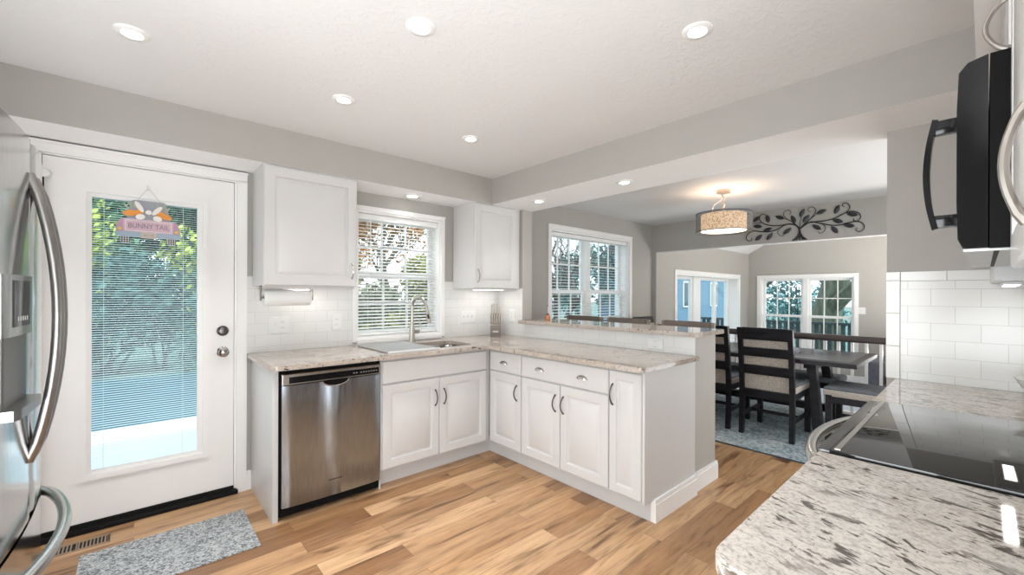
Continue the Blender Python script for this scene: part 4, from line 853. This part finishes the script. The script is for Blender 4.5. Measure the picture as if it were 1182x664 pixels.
# ------------------------------------------------------------------ outdoors
GR = mat('lawn', (.10, .17, .15), .95, var=.4, vs=.9, bs=.3, bsc=30)
struct('ground', B().box(-40, 5.97, 3.7, 80, -.6, -.42).box(5.97, 80, -30, 80, -.62, -.42).box(-40, 80, 3.58, 3.72, -.62, -.44), GR)
single('deck', B().box(-3.5, 1.6, 3.58, 5.85, -.16, -.06).box(-3.4, 1.5, 3.7, 5.8, -.42, -.16), mat('white_deck', (.82, .82, .82), .6), 'sunlit white deck outside the back door', 'deck', smooth=0)
single('pool_cover', B().box(-5, 1.9, 6.3, 10.9, -.42, -.33, .04), mat('pool_cover_blue', (.010, .080, .125), .5, var=.3, vs=3, bs=.3, bsc=5), 'blue-covered pool beyond the deck outside the back door', 'pool', smooth=0)
BARK = mat('tree_bark', (.085, .075, .065), .9, var=.35, vs=12, stretch=(1, 1, .3)); BARK2 = mat('mossy_bark', (.14, .15, .11), .9, var=.4, vs=8, stretch=(1, 1, .3))
def limbs(b, p, d, ln, r, depth, rng, spread):
    n = 3; pts = [p]; q = V(p); dd = V(d)
    for k in range(n):
        dd = (dd+V((rng.uniform(-.2, .2), rng.uniform(-.2, .2), rng.uniform(-.04, .14)))).normalized(); q = q+dd*ln/n; pts.append(q.copy())
    b.tube(pts, [r*(1-.36*k/n) for k in range(n+1)], 8 if depth > 3 else 5 if depth > 1 else 4, cap=False)
    if depth == 0: return
    for k in range(3):
        a = rng.uniform(0, 2*pi); side = V((cos(a), sin(a), rng.uniform(-.1, .5)))
        nd = (dd*(1-spread)+side*spread).normalized(); s_ = pts[rng.choice((1, 2, 3))] if k else pts[3]
        limbs(b, s_, nd, ln*rng.uniform(.66, .9), r*(.62 if k == 0 else .5), depth-1, rng, spread)
def leaves(name, cells, count, size, m, parent, rng):
    vs, fs = [], []
    for i in range(count):
        cx, cy, cz, rx, ry, rz = rng.choice(cells)
        while True:
            u = V((rng.uniform(-1, 1), rng.uniform(-1, 1), rng.uniform(-1, 1)))
            if .25 < u.length < 1: break
        c_ = V((cx+u.x*rx, cy+u.y*ry, cz+u.z*rz))-wloc(parent); a = V((rng.gauss(0, 1), rng.gauss(0, 1), rng.gauss(0, 1))).normalized(); e = a.orthogonal().normalized(); f_ = a.cross(e); s_ = size*rng.uniform(.6, 1.3)
        k = len(vs); vs += [c_-e*s_, c_+f_*s_*.5, c_+e*s_, c_-f_*s_*.5]; fs.append((k, k+1, k+2, k+3))
    me = bpy.data.meshes.new(name); me.from_pydata(vs, [], fs); me.materials.append(m); o = bpy.data.objects.new(name, me); C.objects.link(o); o.parent = parent; LOC[o.name] = wloc(parent); return o
def tree(x, y, first, r, label, seed, depth=5, bark=BARK, fol=None, spread=.48, lean=(0, 0), group='trees outside the windows'):
    rng = random.Random(seed); t = thing('tree', (x, y, -.43), label, 'tree', group); b = B()
    limbs(b, V((x, y, -.43)), V((lean[0], lean[1], 1)).normalized(), first, r, depth, rng, spread)
    if fol: tips = [v.co.copy() for v in b.bm.verts if v.co.z > 1.0]; rng.shuffle(tips); tips = tips[:60]
    obj('trunk', b, bark, t)
    if fol: leaves('foliage', [(p.x, p.y, p.z, .45, .45, .4) for p in tips], fol[0], fol[1], fol[2], t, rng)
    return t
LFY = mat('leaf_yellow_green', (.34, .40, .07), .7, var=.5, vs=2); LFG = mat('leaf_green', (.06, .13, .05), .7, var=.5, vs=2); LFO = mat('leaf_rust', (.34, .17, .06), .7, var=.4, vs=2); LFD = mat('leaf_dark_teal', (.055, .15, .15), .7, var=.5, vs=2)
def bush(x, y, w, h, label, seed, m, n=2600, size=.07, cat='bush', dy=None):
    rng = random.Random(seed); t = thing('bush', (x, y, -.43), label, cat, 'bushes outside the windows'); b = B()
    for k in range(7): b.tube([(x+rng.uniform(-.2, .2)*w, y+rng.uniform(-.1, .1), -.43), (x+rng.uniform(-.4, .4)*w, y+rng.uniform(-.3, .3), h*.6)], [.03, .012], 5)
    obj('stem', b, BARK, t)
    leaves('foliage', [(x+rng.uniform(-.5, .5)*w, y+rng.uniform(-.5, .5)*(dy or w*.4), -.43+h*rng.uniform(.15, .85), w*.17, w*.17, h*.2) for _ in range(16)], n, size, m, t, rng); return t
# beyond the back door
LFA = mat('leaf_aqua', (.10, .225, .225), .7, var=.5, vs=2)
bush(-2.0, 14.4, 2.8, 4.4, 'tall yellow-green bush behind the pool, left in the door glass', 1, LFY, 3200, .10); bush(1.9, 14.2, 2.8, 3.4, 'yellow-green bush behind the pool, right in the door glass', 2, LFY, 2800, .10)
bush(-.2, 18.2, 7.5, 8.5, 'high green thicket at the back of the door glass', 3, mat('leaf_sea_green', (.075, .16, .085), .7, var=.6, vs=2), 9500, .17); bush(.0, 12.4, 3.6, 2.6, 'low blue-green shrub at the pool edge outside the door', 4, mat('leaf_pool_green', (.045, .115, .095), .7, var=.6, vs=2), 4200, .09); bush(2.0, 11.7, 1.3, 1.7, 'small lime-green bush at the right in the door glass', 7, LFY, 1500, .08)
bush(1.0, 38, 20, 9.5, 'distant dark tree line behind the pool and the thicket', 8, LFG, 7000, .5)
# beyond the sink window
bush(3.3, 7.6, 2.6, 2.5, 'olive hedge low in the sink window', 5, mat('leaf_olive', (.21, .23, .075), .7, var=.5, vs=2), 7500, .065); bush(4.9, 8.8, 2.6, 2.5, 'grey-green hedge low at the right in the sink window', 6, mat('leaf_sage', (.14, .19, .12), .7, var=.5, vs=2), 6500, .06)
tree(5.1, 10.8, 1.7, .17, 'rust-leaved forked tree at the right of the sink window', 11, 5, BARK2, (4200, .075, LFO)); tree(4.3, 14.6, 1.7, .15, 'rust-leaved forked tree left of centre in the sink window', 12, 5, BARK2, (3400, .075, mat('leaf_tan', (.30, .24, .10), .7, var=.5, vs=2)))
# beyond the dining window
tree(9.2, 8.2, 1.6, .12, 'bare tree at the left in the twin dining window', 21); tree(12.6, 11.2, 1.7, .14, 'bare tree in the middle of the twin dining window', 22)
tree(15.6, 10.0, 1.5, .15, 'bare tree at the right in the twin dining window', 23)
bush(17.5, 14.2, 4.0, 4.6, 'tall blue-green evergreen at the right in the twin dining window', 24, LFA, 4200, .11); bush(12.6, 14.4, 4.6, 2.6, 'low blue-green hedge at the left in the twin dining window', 25, LFA, 3400, .10)
# beyond the family room's windows
tree(15.6, 3.25, 3.6, .42, 'thick mossy trunk in the far twin window', 31, 4, BARK2, None, .5, (.02, .05)); tree(17.2, 5.6, 1.2, .12, 'slender low-branching tree at the left in the far twin window', 32); tree(19.5, 3.9, 2.2, .26, 'mossy tree behind the thick trunk in the far twin window', 33, 5, BARK2)
tree(14.6, 4.75, 1.0, .08, 'thin branching tree close to the fence in the far twin window', 34)
bush(22.5, 5.6, 5.0, 3.0, 'grey-green thicket at the back of the far twin window', 35, LFA, 1900, .12)
t = thing('deck_fence', (12.6, 2.6, -.42), 'dark slatted deck fence outside the far twin window', 'fence'); FEN = mat('fence_wood', (.05, .07, .075), .7, var=.3, vs=5)
obj('top_rail', B().box(12.54, 12.66, -.5, 5.6, .60, .66), FEN, t, 0); obj('bottom_rail', B().box(12.57, 12.63, -.5, 5.6, -.2, -.12), FEN, t, 0)
b = B()
for k in range(46): y = -.45+k*.132; b.box(12.58, 12.62, y, y+.085, -.42, .6)
obj('slats', b, FEN, t, 0)
t = thing('house', (26, 13.5, -.42), 'pale blue neighbouring house seen through the deep-set window', 'house')
obj('wall', B().box(21.5, 31, 11.5, 16, -.42, 3.2), mat('blue_siding', (.12, .21, .30), .7, var=.06, vs=3, stretch=(.2, .2, 8)), t, 0)
obj('roof', B().prism([(11.0, 3.1), (13.75, 5.2), (16.5, 3.1)], 'yz', 21.2, 31.3), mat('shingle', (.12, .13, .15), .9, var=.3, vs=9), t, 0)
for x in (23.4, 27.0):
    f_ = obj('window', B().box(x, x+1.0, 11.44, 11.5, .6, 2.1), TRIM, t, 0); obj('pane', B().box(x+.08, x+.92, 11.42, 11.445, .68, 2.02), mat('dark_pane', (.03, .06, .08), .1), f_, 0)
